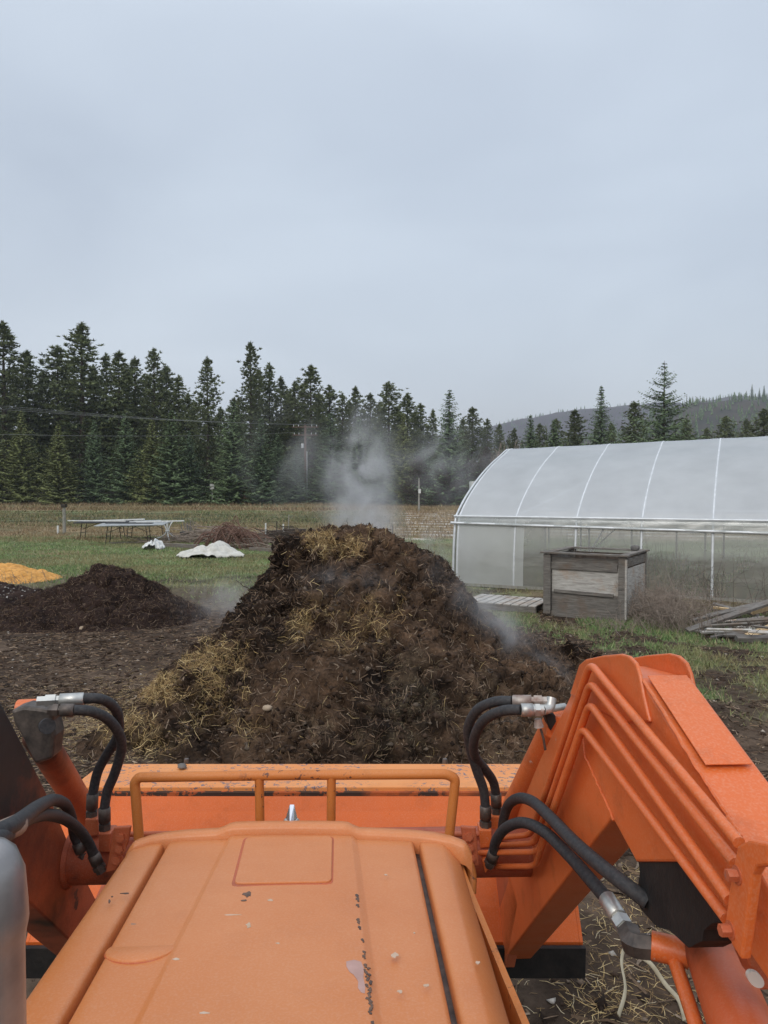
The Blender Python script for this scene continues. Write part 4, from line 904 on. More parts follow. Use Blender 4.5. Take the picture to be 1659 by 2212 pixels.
def film_mat(name, alpha, gloss=.25, col=(.78, .82, .84)):
    m = bpy.data.materials.new(name); m.use_nodes = True; t = m.node_tree; t.nodes.clear()
    tr = t.nodes.new('ShaderNodeBsdfTransparent'); tr.inputs[0].default_value = (.93, .95, .94, 1)
    di = t.nodes.new('ShaderNodeBsdfDiffuse'); tl_ = t.nodes.new('ShaderNodeBsdfTranslucent'); gl = t.nodes.new('ShaderNodeBsdfGlossy'); gl.inputs['Roughness'].default_value = .22
    n = noise_node(t, .9, 5, .55); c = mixc(t, thr(t, n.outputs[0], .3, .7), tuple(x*.92 for x in col), col)
    t.links.new(c, di.inputs[0]); t.links.new(c, tl_.inputs[0])
    def mixs(f, a, b):
        s = t.nodes.new('ShaderNodeMixShader')
        if hasattr(f, 'links'): t.links.new(f, s.inputs[0])
        else: s.inputs[0].default_value = f
        t.links.new(a, s.inputs[1]); t.links.new(b, s.inputs[2]); return s.outputs[0]
    s = mixs(.5, di.outputs[0], tl_.outputs[0])
    r_ = t.nodes.new('ShaderNodeMapRange'); r_.inputs[1].default_value = .25; r_.inputs[2].default_value = .75; r_.inputs[3].default_value = alpha - .06; r_.inputs[4].default_value = alpha + .07; t.links.new(n.outputs[0], r_.inputs[0])
    s = mixs(r_.outputs[0], tr.outputs[0], s)
    fr = t.nodes.new('ShaderNodeFresnel'); fr.inputs[0].default_value = 1.45; bp = t.nodes.new('ShaderNodeBump'); n2_ = noise_node(t, 1.6, 3, .5, stretch=(1, 1, 2.5)); bp.inputs['Strength'].default_value = .35; bp.inputs['Distance'].default_value = .05
    t.links.new(n2_.outputs[0], bp.inputs['Height']); t.links.new(bp.outputs[0], gl.inputs['Normal'])
    f2_ = t.nodes.new('ShaderNodeMath'); f2_.operation = 'MULTIPLY_ADD'; t.links.new(fr.outputs[0], f2_.inputs[0]); f2_.inputs[1].default_value = .8; f2_.inputs[2].default_value = gloss*.3
    s = mixs(f2_.outputs[0], s, gl.outputs[0]); o = t.nodes.new('ShaderNodeOutputMaterial'); t.links.new(s, o.inputs[0]); return m
M['film'] = film_mat('roof_film', .74, .42, (.90, .93, .95)); M['film2'] = film_mat('side_film', .34, .25, (.72, .72, .67)); M['film3'] = film_mat('end_film', .74, .25, (.82, .84, .81)); M['film4'] = film_mat('curtain_film', .40, .1, (.55, .57, .56))
TL = 15.0
hip = 1.56
def shell(name, t0, t1, sel, mat, nseg=30, sag=.02, parent=house):
    pr = [q for q in PRF if sel(q)]
    v = []; f = []; m_ = len(pr)
    for i in range(nseg+1):
        t = t0 + (t1-t0)*i/nseg; ph = (t % 1.37)/1.37
        for j, q in enumerate(pr):
            sg = -sag*math.sin(math.pi*ph); cc = q.x - (sg if q.x < 4.45 else -sg)*0; v.append(gh(t, q.x + (-.012 if q.x < 4.45 else .012), q.y + sg*(.5 if q.y > 1.6 else 0) + .02))
    for i in range(nseg):
        for j in range(m_-1): f.append((i*m_+j, (i+1)*m_+j, (i+1)*m_+j+1, i*m_+j+1))
    return link(name, raw_mesh(name, v, f, mat, True), parent)
shell('roof_film', 0, TL, lambda q: q.y >= hip-.06, M['film'], 66)
near = lambda q: q.x < 1 and q.y <= hip
farp = lambda q: q.x > 8 and q.y <= hip
shell('side_film', 1.62, TL, near, M['film2'], 40, 0); shell('side_film', 0, 1.62, near, M['film3'], 8, 0)
shell('side_film', 0, TL, farp, M['film2'], 40, 0)
def arch(t, r_, mat=None, nm='rib', o2=0):
    MB().tube([gh(t, q.x + .01, q.y) for q in PRF], r_, 8).build(nm, mat or M['galv'], house)
for k in range(11): arch(.03 + 1.37*k, .032)
arch(-.07, .03)
# end walls
for t in (-.03,):
    v = [gh(t, q.x, q.y) for q in PRF]; n_ = len(v); mb = MB(); mb.add(v + [gh(t, 4.45, 0)], [(i, i+1, n_) for i in range(n_-1)], True)
    mb.build('end_film', film_mat('end_wall_film', .35, .1, (.66, .68, .67)), house)
v = [gh(TL, q.x, q.y) for q in PRF]; n_ = len(v); MB().add(v + [gh(TL, 4.45, 0)], [(i, i+1, n_) for i in range(n_-1)], True).build('end_film', M['film3'], house)
MB().tube([gh(t, .13, hip+.06) for t in (-.1, TL)], .024, 8).build('hip_rail', M['galv'], house)
MB().tube([gh(t, .06, hip - .10 - .012*t + .02*math.sin(t*.9)*0) for t in np.linspace(-.15, TL, 20)], .032, 8).build('curtain_pipe', M['galv'], house)
MB().tube([gh(t, 8.77, hip) for t in (-.1, TL)], .03, 8).build('hip_rail', M['galv'], house)
MB().tube([gh(t, 4.45, 3.40) for t in (-.05, TL)], .028, 8).build('ridge_pipe', M['galv'], house)
# curtain band between rails
v = []; f = []; ns = 220
for i in range(ns+1):
    t = TL*i/ns
    for j in range(5):
        zz = hip + .05 - j/4*(.15+.012*t); v.append(gh(t, .10 - j*.012 - .006*math.sin(t*7+j*1.3+2*math.sin(t*2.3)) - .02, zz))
for i in range(ns):
    for j in range(4): f.append((i*5+j, (i+1)*5+j, (i+1)*5+j+1, i*5+j+1))
link('rolled_curtain', raw_mesh('rolled_curtain', v, f, M['film4'], True), house)
MB().beam(gh(0, -.02, .03), gh(TL, -.02, .03), .04, .07).build('baseboard', M['postwood'], house)
def brace(t0, c0, h0_, t1, c1, h1): MB().tube([gh(t0, c0, h0_), gh(t1, c1, h1)], .02, 6).build('brace', M['galv'], house)
hs_ = [p_[1] for p_ in prof[:10]]; cs_ = [p_[0] for p_ in prof[:10]]
MB().tube([gh(1.4 + 1.4*k/10, float(np.interp(1.62 + .80*k/10, hs_, cs_)) + .006, 1.62 + .80*k/10) for k in range(11)], .020, 6).build('brace', M['galv'], house)
for k in range(2): pass; brace(.05, .12, .1, 1.4, .2, 1.5); brace(2.77, .12, .3, 3.4, .2, 1.5); brace(1.4, 8.75, .1, 2.8, 8.7, 1.5)
for k in range(6): MB().tube([gh(1.2+1.9*k, 8.5, 0), gh(1.2+1.9*k, 8.5, 1.7)], .03, 6).build('inner_post', M['galv'], house)
# things inside: tall dry weeds
mb = MB()
for k in range(420):
    t = random.uniform(.5, 11); c_ = random.uniform(.8, 8); a = gh(t, c_, 0); a.z = 0; L = random.uniform(.3, .9 if t > 4 else 1.3)
    b = a + Vector((random.gauss(0, .12), random.gauss(0, .12), L)); stick(mb, a, b, .007, .2, 4, 3)
set_props(mb.build('greenhouse_weeds', M['barebark']), 'dry tan weeds standing inside the greenhouse', 'weeds', kind='stuff')
n = 9000; t = rng.uniform(0.2, 12, n); c_ = rng.uniform(.2, 8.7, n); x = A0.x + DA.x*t + DB.x*c_; y = A0.y + DA.y*t + DB.y*c_
blades('greenhouse_grass', x, y, (.05, .30), (.02, .05), GC + TC, [3, 3, 2, 2, 3, 2, 2, 1], 'green and tan growth inside the greenhouse', 'grass')
# white cabinet behind the left end
q = P(1036, 1150, 24); cb_ = empty('cabinet', (q.x, 24, .05), 'pale metal cabinet half hidden behind the greenhouse end', 'cabinet')
zt = P(1036, 1040, 24).z
MB().box((q.x, 24, zt/2), (.62, .6, zt)).build('cabinet_body', M['plastic'], cb_, bevel=.01)
MB().box((q.x, 23.68, zt/2), (.50, .03, zt-.2)).build('door', M['greyplastic'], cb_, bevel=.005)
MB().box((q.x, 24, zt+.05), (.36, .36, .09)).build('vent', M['darkmetal'], cb_)

# ------------------------------------------------------------------ wooden bin, pallet, planks
BW = 1.43
bc = Vector((4.03, 12.0, 0)); th = rad(-33)
bo = empty('wooden_bin', (bc.x, bc.y, 0), 'large open weathered wooden bin on a pallet before the greenhouse', 'bin', rz=th)
# local frame: x along front (to the left negative), y to the back; origin = front right corner
BH = 1.08
for x in (-BW+.06, -.06):
    for y in (.05, BW-.05):
        MB().box((x, y, BH/2+.03), (.13, .10, BH-.02)).build('corner_post', M['wood'], bo, bevel=.006)
def bboard(c, s, m_, nm='board', tilt=0):
    MB().box(c, s, (1, 0, tilt)).build(nm, m_, bo, bevel=.004)
iw = BW-.27
bboard((-BW/2, .07, .98), (iw, .03, .15), M['wood'], 'board', 0); bboard((-BW/2, .075, .665), (iw, .025, .47), M['woodpale'], 'board')
bboard((-BW/2, .075, .25), (iw, .025, .34), M['wood'], 'board'); bboard((-BW/2-.01, .045, .90), (iw-.01, .03, .12), M['wood'], 'rail', 0)
bboard((-BW/2-.02, .045, .445), (iw-.12, .03, .055), M['wood'], 'rail', -.015)
bboard((-BW/2, BW-.07, .58), (iw, .03, .96), M['bark'], 'board')  # back board coloured dark, the shade inside the bin put into it
for x, m_ in ((-.045, 'woodpale'), (-BW+.045, 'wood')):
    MB().box((x + (.03 if x > -.5 else 0), BW/2, .50), (.03, BW-.22, .80)).build('side_panel', M[m_], bo, bevel=.004)
    MB().box((x + (.02 if x > -.5 else -.02), BW/2, 1.0), (.05, BW-.25, .14)).build('rail', M['wood'], bo, bevel=.004)
MB().box((-.0, .02, .56), (.03, .05, 1.0)).build('corner_trim', M['woodpale'], bo, bevel=.003)
for (c, s) in (((-BW/2, .03, BH+.045), (BW+.10, .14, .03)), ((-BW/2, BW-.03, BH+.045), (BW+.10, .14, .03)), ((-.05, BW/2, BH+.046), (.14, BW-.20, .03)), ((-BW+.05, BW/2, BH+.046), (.14, BW-.20, .03))):
    MB().box(c, s).build('top_rim', M['wood'], bo, bevel=.004)
for y in (.1, BW/2, BW-.1): MB().box((-BW/2, y, .045), (BW-.15, .09, .09)).build('pallet_runner', M['wood'], bo)
MB().box((-BW/2, BW/2, .10), (BW-.28, BW-.2, .02)).build('bin_floor', M['bark'], bo)
rot = Vector((math.cos(th), math.sin(th), 0)); rot2 = Vector((-math.sin(th), math.cos(th), 0))
rock('stone', bc + rot*(-.10) + rot2*(BW-.42) + Vector((0, 0, BH+.11)), .065, M['stone'], 'dark rock sitting on the rim of the wooden bin', 'stone', 4, flat=.9)
# pallet
pa = P(1100, 1300, 13.4); po_ = empty('pallet', (2.35, 13.75, 0), 'flat grey wooden pallet on the grass left of the bin', 'pallet', rz=rad(-28))
for k in range(9): MB().box((-.64+.16*k, 0, .125), (.135, 1.05, .022)).build('slat', M['woodpale'], po_, bevel=.003)
for y in (-.48, 0, .48): MB().box((0, y, .06), (1.42, .09, .10)).build('runner', M['wood'], po_)
# planks at right: (u,v,Y)-(u,v,Y), width, thickness, material, label
PLK = [((1484, 1367, 11.2), (1700, 1288, 11.6), .16, .05, 'woodgrey', 'longest thick grey plank across the top of the pile'),
       ((1495, 1340, 11.8), (1665, 1300, 12.2), .10, .04, 'woodgrey', 'grey plank behind the longest one, slanting upward'),
       ((1522, 1330, 11.9), (1640, 1302, 12.3), .08, .03, 'wood', 'thin pale plank behind the slanting planks'),
       ((1540, 1304, 12.4), (1640, 1330, 12.0), .12, .03, 'woodgrey', 'dark board sloping down from behind the pile'),
       ((1598, 1322, 11.9), (1680, 1290, 12.3), .10, .03, 'wood', 'short pale board highest in the pile'),
       ((1532, 1372, 11.1), (1690, 1360, 11.2), .10, .025, 'woodpale', 'level pale thin board in the middle of the pile'),
       ((1536, 1398, 10.7), (1600, 1372, 11.2), .07, .03, 'wood', 'short grey lath leaning low at the front'),
       ((1540, 1312, 12.2), (1590, 1318, 12.1), .05, .04, 'woodtan', 'short fresh orange tipped stick behind the planks'),
       ((1625, 1322, 11.7), (1700, 1300, 11.9), .09, .09, 'woodtan', 'fresh cut square timber at the right edge'),
       ((1615, 1400, 10.8), (1690, 1345, 11.0), .20, .03, 'woodtan', 'wide yellow board tilted at the lower right edge'),
       ((1560, 1385, 10.9), (1690, 1392, 10.8), .14, .04, 'woodgrey', 'dark grey board low at the right of the pile'),
       ((1500, 1382, 11.2), (1580, 1390, 11.0), .10, .03, 'woodgrey', 'weathered board flat on the ground, leftmost in pile'),
       ((1600, 1345, 11.5), (1700, 1335, 11.5), .22, .03, 'wood', 'wide grey brown board under the top plank'),
       ((1590, 1408, 10.6), (1690, 1398, 10.6), .16, .08, 'woodgrey', 'broken grey beam at the bottom of the pile'),
       ((1630, 1380, 10.9), (1700, 1372, 10.9), .12, .05, 'wood', 'short grey board behind the yellow board')]
for a, b, wd, thk, m_, lab in PLK:
    wd *= .62; a, b = P(*a), P(*b); a.z = max(a.z, .03); b.z = max(b.z, .03)
    set_props(MB().beam(a, b, wd, thk, (0, -.35, 1)).build('plank', M[m_], None, a, bevel=.004), lab, 'plank', 'planks in the lumber pile')
for k in range(34):
    u = random.uniform(1510, 1690); v_ = random.uniform(1345, 1412); Yk = random.uniform(10.5, 11.9); a = P(u, v_, Yk); a.z = max(.02, min(a.z + .05, .38)); L = random.uniform(.35, 1.0); an = random.gauss(.15, .5)
    b = a + Vector((math.cos(an)*L, math.sin(an)*L*.5, random.gauss(.03, .10)*L)); b.z = max(b.z, .02)
    set_props(MB().beam(a, b, random.uniform(.03, .07), random.uniform(.015, .035), (0, -.5, 1)).build('lath', M[random.choice(('woodgrey', 'wood', 'woodpale'))], None, a), 'short broken lath among the lumber pile', 'lath', 'broken laths in the lumber pile')
def weeds(name, cx, cy, sx, sy, n_, L, r_, mat, label, lean=.35, twig=2, cat='weeds', leanx=0):
    mb = MB()
    for k in range(n_):
        x, y = random.gauss(cx, sx), random.gauss(cy, sy); a = Vector((x, y, float(gz(x, y)))); l = random.uniform(*L)
        b = a + Vector((random.gauss(leanx, lean), random.gauss(0, lean), 1)).normalized()*l; stick(mb, a, b, r_, .2, 4, 3)
        for q in range(twig):
            t_ = random.uniform(.4, .95); m_ = a.lerp(b, t_); stick(mb, m_, m_ + Vector((random.gauss(0, 1), random.gauss(0, 1), random.gauss(.3, .5))).normalized()*l*.3, r_*.6, .25, 3, 2)
    return set_props(mb.build(name, mat), label, cat, kind='stuff')
weeds('dry_weeds', 4.72, 12.0, .28, .45, 330, (.3, .85), .005, M['barebark'], 'dry leaning weed stalks at the right side of the bin', .5, 4, leanx=-.35)
weeds('dry_weeds', 5.2, 12.6, .6, .35, 170, (.2, .7), .0045, M['barebark'], 'dry tangled weeds between the bin and the planks', .8, 4)
weeds('dry_weeds', 4.2, 11.6, .6, .3, 260, (.1, .35), .003, M['barebark'], 'short dry grass stems at the foot of the bin', .8, 2)
weeds('dry_weeds', 6.2, 11.4, .6, .35, 240, (.15, .45), .004, M['bark'], 'dark brambles tangled among the planks', 1.6, 4)
weeds('tall_weeds', 5.9, 13.2, .5, .3, 22, (.6, 1.1), .004, M['bark'], 'tall dark seed stalks against the greenhouse film', .15, 5)
weeds('dry_weeds', -7.6, 15.5, .8, .8, 120, (.2, .5), .005, M['barebark'], 'thin dry stems around the small mound at left', .5, 2)

# ------------------------------------------------------------------ steam
def steam(name, c, size, dens, label, seed, sc=1.6, lo=.45, hi=.8, up=(0, 0, 1), lean=0, cone=0.6):
    m = bpy.data.materials.new('steam_vapour'); m.use_nodes = True; t = m.node_tree; t.nodes.clear()
    o_ = t.nodes.new('ShaderNodeOutputMaterial'); v_ = t.nodes.new('ShaderNodeVolumePrincipled'); v_.inputs['Color'].default_value = (.97, .97, .98, 1); v_.inputs['Anisotropy'].default_value = .25
    tc_ = t.nodes.new('ShaderNodeTexCoord'); mp_ = t.nodes.new('ShaderNodeMapping'); mp_.inputs['Location'].default_value = (seed*1.3, seed*.7, 0); mp_.inputs['Scale'].default_value = (1, 1, .75)
    n = t.nodes.new('ShaderNodeTexNoise'); n.inputs['Scale'].default_value = sc; n.inputs['Detail'].default_value = 5; n.inputs['Roughness'].default_value = .55; n.inputs['Distortion'].default_value = 1.4
    t.links.new(tc_.outputs['Object'], mp_.inputs[0]); t.links.new(mp_.outputs[0], n.inputs['Vector'])
    sp_ = t.nodes.new('ShaderNodeVectorMath'); sp_.operation = 'DIVIDE'; t.links.new(tc_.outputs['Object'], sp_.inputs[0]); sp_.inputs[1].default_value = tuple(s/2 for s in size)
    ln = t.nodes.new('ShaderNodeVectorMath'); ln.operation = 'LENGTH'; t.links.new(sp_.outputs[0], ln.inputs[0])
    fall = thr(t, ln.outputs['Value'], 1.0, .0); fall = mul(t, fall, fall)
    dn = mul(t, mul(t, thr(t, n.outputs[0], lo, hi), fall), dens)
    t.links.new(dn, v_.inputs['Density']); t.links.new(v_.outputs[0], o_.inputs['Volume'])
    v = []; f = []; a_, b_ = 20, 12
    for i in range(b_):
        for j in range(a_):
            th_ = math.pi*i/(b_-1); ph = 2*math.pi*j/a_; v.append((size[0]/2*math.sin(th_)*math.cos(ph), size[1]/2*math.sin(th_)*math.sin(ph), size[2]/2*math.cos(th_)))
    for i in range(b_-1):
        for j in range(a_): f.append((i*a_+j, (i+1)*a_+j, (i+1)*a_+(j+1) % a_, i*a_+(j+1) % a_))
    me = raw_mesh(name, v, f, m, True); o = bpy.data.objects.new(name, me); C.objects.link(o); o.location = c; o.rotation_euler = (0, lean, 0)
    return set_props(o, label, 'steam', kind='stuff')
steam('steam', P(775, 1060, 9.2), (1.35, 1.2, 2.6), 15.0, 'white steam column rising from the heap top', 1, 2.2, .42, .78, lean=.05)
steam('steam', P(795, 1140, 9.0), (1.3, 1.1, 1.2), 8.0, 'dense low steam behind the heap top', 2, 2.4, .40, .75)
steam('steam', P(690, 985, 10), (3.4, 1.8, 2.2), 1.5, 'thin steam drifting left of the column', 3, 1.3, .45, .8)
steam('steam', P(950, 1010, 11), (3.4, 1.8, 1.8), 2.8, 'thin steam drifting right of the column', 4, 1.5, .45, .8)
steam('steam', P(495, 1300, 8.4), (1.7, 1.2, 1.0), 3.2, 'steam wisp at the left flank of the heap', 5, 2.8, .42, .75)
steam('steam', P(930, 1195, 8.6), (1.8, 1.2, 1.2), 3.0, 'faint steam over the right shoulder of the heap', 6, 2.2, .42, .75)
steam('steam', P(1080, 1350, 7.1), (2.8, .9, .7), 3.4, 'steam streaming down the right flank of the heap', 7, 2.6, .42, .75, lean=.75)
steam('steam', P(745, 1255, 6.9), (1.3, .6, .5), 3.0, 'faint steam on the face of the heap', 8, 3.0, .42, .75)

# ------------------------------------------------------------------ tractor with loader
TO = Vector((-.15, .9, 0))
tr = empty('tractor', TO, 'orange loader tractor seen from the seat over its hood', 'tractor')
# hood
def zt_(Yv): return 1.407 + (1.70-Yv)*.089
def PH(u, v, dz=0):
    d = ray(u, v); t = 1.0
    for _ in range(30): t = (zt_(d.y*t) + dz - CAMZ)/d.z
    return Vector((0, 0, CAMZ)) + d*t
def ln_(a, b):
    p_, q_ = PH(*a), PH(*b); k = (q_.x-p_.x)/(q_.y-p_.y); return lambda Yv: p_.x + (Yv-p_.y)*k
OL = ln_((296, 1822), (52, 2180)); GL = ln_((351, 1823), (126, 2212)); RL = ln_((493, 1820), (299, 2212)); RR = ln_((764, 1812), (810, 2192)); GR = ln_((898, 1810), (988, 2212)); OR = ln_((968, 1815), (1075, 2192))
Yf = PH(620, 1808).y; Yr = .42
def crown(x, Yv):
    c = (OL(Yv)+OR(Yv))/2; hw = (OR(Yv)-OL(Yv))/2; return -.009*((x-c)/hw)**2 + .0
def hood_strip(name, cols, rows, extra=None):
    v = []; f = []; nc = len(cols)
    for Yv, dz0, dy in rows:
        for (L_, off, dz) in cols:
            x = L_(Yv) + off; v.append(Vector((x, Yv+dy, zt_(Yv) + crown(x, Yv) + dz + dz0)))
    for i in range(len(rows)-1):
        for j in range(nc-1): f.append((i*nc+j, i*nc+j+1, (i+1)*nc+j+1, (i+1)*nc+j))
    return link(name, raw_mesh(name, v, f, M['hood'], True), tr)
def mid(A, B, k): return lambda Yv: A(Yv)*(1-k) + B(Yv)*k
rows = [(y_, 0, 0) for y_ in np.arange(Yr, Yf-.012, .03)] + [(Yf-.012, 0, 0), (Yf-.006, -.002, 0), (Yf-.001, -.008, 0), (Yf, -.03, 0)]
cols = [(GL, .006, -.05), (GL, .007, -.012), (GL, .009, -.003), (GL, .014, 0)] + [(mid(GL, RL, k), 0, 0) for k in (.3, .6)] + [(RL, -.010, 0), (RL, -.005, .001), (RL, .002, .008), (RL, .007, .009)] + \
       [(mid(RL, RR, k), 0, .009) for k in (.2, .4, .6, .8)] + [(RR, -.008, .009), (RR, -.003, .008), (RR, .006, .001), (RR, .011, 0)] + [(mid(RR, GR, k), 0, 0) for k in (.35, .7)] + [(GR, -.014, 0), (GR, -.008, -.002), (GR, -.005, -.010), (GR, -.004, -.05)]
hood = hood_strip('hood', cols, rows)
colsL = [(OL, -.034, -.42), (OL, -.033, -.06), (OL, -.028, -.022), (OL, -.018, -.008), (OL, -.006, -.001), (OL, .012, 0), (mid(OL, GL, .5), 0, .001), (GL, -.014, 0), (GL, -.008, -.001), (GL, -.004, -.008), (GL, -.003, -.05)]
hood_strip('side_panel', colsL, rows)
colsR = [(GR, .007, -.05), (GR, .008, -.010), (GR, .011, -.002), (GR, .018, 0), (mid(GR, OR, .6), .0, .001), (OR, -.016, 0), (OR, -.010, -.001), (OR, .022, -.028), (OR, .028, -.040), (OR, .030, -.30)]
hood_strip('side_panel', colsR, rows)
# floor of the gaps
mb = MB()
for (A_, w0, w1) in ((GL, -.004, .008), (GR, -.006, .009)):
    v = [Vector((A_(y_)+w_, y_, zt_(y_)-.035)) for y_ in (Yr, Yf) for w_ in (w0, w1)]; mb.add(v, [(0, 1, 3, 2)])
mb.build('seam_channel', M['darksteel'], tr)
# nose cap
def nose_z(k):   # across: step up between the ridges
    return .010 if .25 < k < .655 else 0
xc = np.array([-.03, -.024, -.012, 0] + list(np.linspace(.03, .20, 5)) + [.235, .255, .27, .29] + list(np.linspace(.33, .6, 6)) + [.63, .645, .66, .68] + list(np.linspace(.72, .97, 6)) + [1.0, 1.012, 1.024, 1.03])
v = []; f = []; nc = len(xc)
prof_n = [(-.004, -.03), (-.003, .006), (.002, .012), (.012, .014), (.030, .011), (.048, 0), (.060, -.020), (.068, -.05), (.072, -.12), (.074, -.30), (.075, -.45)]
for dy, dz in prof_n:
    for k in xc:
        a_, b_ = OL(Yf), OR(Yf)+.03; x = a_ + (b_-a_)*k
        cz = .013*sst(.235, .285, k)*(1-sst(.635, .685, k)); edge = max(0, -k, k-1); round_ = .030*((2*min(max(k, 0), 1)-1)**10)
        v.append(Vector((x, Yf + dy - round_ - .010*(abs(2*k-1))**2 + (.02 if dy > 0 else 0)*0 + (.004 if cz > .006 and dy > .04 else 0), zt_(Yf) + crown(min(max(x, a_), b_), Yf) + dz + cz - (edge*8)**2*.4)))
for i in range(len(prof_n)-1):
    for j in range(nc-1): f.append((i*nc+j, i*nc+j+1, (i+1)*nc+j+1, (i+1)*nc+j))
link('hood_nose', raw_mesh('hood_nose', v, f, M['hood'], True), tr)
# hatch and round boss lying on the hood
def hp(u, v, dz): 
    p_ = PH(u, v, .009); return p_ + Vector((0, 0, dz + crown(p_.x, p_.y)))
def slab(name, pts, th_, mat, base=0., bevel=.002, sub=0):
    mb = MB(); mb.prism([hp(a, b, base-.004) for a, b in pts][::-1], (0, 0, th_+.004)); return mb.build(name, mat, tr, bevel=bevel)
def rc(pts, k=.07, n_=3):
    P2 = [Vector((a, b, 0)) for a, b in pts]; out = []
    m_ = len(P2)
    for i in range(m_):
        a, b, c = P2[i-1], P2[i], P2[(i+1) % m_]
        p_, q_ = b.lerp(a, k), b.lerp(c, k)
        for j in range(n_+1):
            t_ = j/n_; z = p_*(1-t_)**2 + b*2*t_*(1-t_) + q_*t_*t_; out.append((z.x, z.y))
    return out
slab('hatch_seam', rc([(526, 1808), (722, 1806), (720, 1910), (498, 1915)]), .0008, M['valve'])
slab('hood_hatch', rc([(531, 1811), (718, 1809), (716, 1907), (506, 1911)]), .004, M['hood'])
mb = MB(); v = []
cA, cB = PH(219, 2045), PH(364, 2045); cc_ = (cA+cB)/2; R_ = (cB-cA).length/2*1.03; m_ = 40
ring = []
for k in range(m_):
    a = 2*math.pi*k/m_; x, y_ = cc_.x + .010 + R_*math.cos(a), cc_.y + R_*math.sin(a)*.75
    ring.append(Vector((x, y_, zt_(y_) + crown(x, y_) + .0035 - .0075*(math.sin(a)+1)*.5)))
top = [p_*.96 + (cc_+Vector((.01, 0, 0)))*.04 for p_ in ring]; top = [Vector((p_.x, p_.y, q_.z+.0012)) for p_, q_ in zip(top, ring)]
cen = sum(top, Vector())/m_
low = [p_ - Vector((0, 0, .01)) for p_ in ring]
mb.add(low + ring + top + [cen], [(k, (k+1) % m_, m_+(k+1) % m_, m_+k) for k in range(m_)] + [(m_+k, m_+(k+1) % m_, 2*m_+(k+1) % m_, 2*m_+k) for k in range(m_)] + [(2*m_+k, 2*m_+(k+1) % m_, 3*m_) for k in range(m_)], True)
mb.build('hood_boss', M['hood'], tr)
MB().tube([ring[k % m_] + Vector((0, 0, -.0035)) for k in range(m_//2-2, m_+3)], .0016, 6).build('boss_seam', M['valve'], tr)
# paint wear on the hood: thin irregular flakes
def flake(pts, mat, nm='paint_wear'):
    mb = MB()
    for poly in pts: mb.prism([hp(a, b, -.0005) for a, b in poly][::-1], (0, 0, .0012))
    return mb.build(nm, mat, tr)
def ragged(u, v, ru, rv, n_=11, seed=0):
    r_ = random.Random(seed); return [(u + ru*math.cos(6.283*k/n_)*r_.uniform(.45, 1.15), v + rv*math.sin(6.283*k/n_)*r_.uniform(.45, 1.15)) for k in range(n_)]
M['bare1'] = simple('bare_primer', (.42, .26, .22), (.52, .33, .29), 30, .6, bs=0); M['smut'] = simple('black_smut', (.05, .04, .04), (.20, .12, .08), 60, .7, bs=0); M['white'] = simple('bird_lime', (.50, .34, .22), (.62, .50, .40), 40, .8, bs=0)
flake([[(748, 2076), (765, 2072), (780, 2076), (786, 2090), (785, 2110), (789, 2130), (788, 2144), (780, 2142), (773, 2132), (774, 2118), (764, 2104), (755, 2098), (748, 2086)]], M['bare1'])
fl = []
for k in range(30): fl.append(ragged(792 + (k/30)*9 + random.gauss(0, 3), 2082 + k*3.6, 4.5, 3.0, 7, k))
for (u, v) in [(771, 1933), (772, 1941), (772, 1953), (774, 1985), (776, 2001), (783, 2028), (786, 2054), (786, 2064), (774, 1990), (804, 2205)]: fl += [ragged(u, v, 5, 3.4, 8, int(u+v)), ragged(u+2, v+4, 3, 2, 7, int(v))]
fl += [ragged(535, 1932, 11, 7, 10, 3), ragged(528, 1945, 8, 2.5, 8, 4), ragged(242, 1928, 3, 1.5, 8, 9), ragged(270, 1922, 10, 1.5, 8, 5), ragged(236, 1938, 3, 5, 8, 6)]
for fk in fl: flake([fk], M['smut'])
for fk in [ragged(537, 1999, 7, 7, 9, 1), ragged(852, 2060, 9, 6, 9, 2), ragged(834, 1887, 5, 2, 8, 3), ragged(922, 2122, 8, 4, 8, 4), ragged(864, 2137, 6, 4, 8, 5), ragged(500, 1976, 22, 1.3, 8, 6), ragged(440, 2188, 20, 3, 8, 7), ragged(585, 1945, 8, 3, 8, 8), ragged(1032, 2068, 6, 4, 8, 10), ragged(380, 2070, 10, 3, 8, 11), ragged(895, 2010, 3, 2, 7, 12), ragged(600, 2038, 6, 2, 7, 13)]: flake([fk], M['white'])
# emblem
e0 = PH(628, 1794); e0.z += .014; em = MB(); z0 = e0.z + .006; s_ = .020
em.add([e0 + Vector(p_)*.8 for p_ in ((-.019, .02, .006), (.019, .02, .006), (.012, -.012, .004), (0, -.020, .003), (-.012, -.012, .004), (-.007, .032, .046), (.007, .032, .046), (0, -.018, .013))],
       [(0, 4, 7, 5), (4, 3, 7), (3, 2, 7), (2, 1, 6, 7), (5, 7, 6), (0, 5, 6, 1), (0, 1, 2, 3, 4)]); em.build('emblem', M['chrome'], tr, bevel=.0015)
eb = MB(); eb.add([e0 + Vector(p_)*.8 for p_ in ((-.024, .024, .002), (.024, .024, .002), (.022, .0, .002), (.012, -.018, .0), (0, -.025, -.001), (-.012, -.018, .0), (-.022, .0, .002))] + [e0 + Vector((p_[0]*.64, p_[1]*.64, p_[2]+.006)) for p_ in ((-.024, .024, .002), (.024, .024, .002), (.022, .0, .002), (.012, -.018, .0), (0, -.025, -.001), (-.012, -.018, .0), (-.022, .0, .002))],
       [(i, (i+1) % 7, 7+(i+1) % 7, 7+i) for i in range(7)] + [(7, 8, 9, 10, 11, 12, 13)]); eb.build('emblem_base', M['steel'], tr)
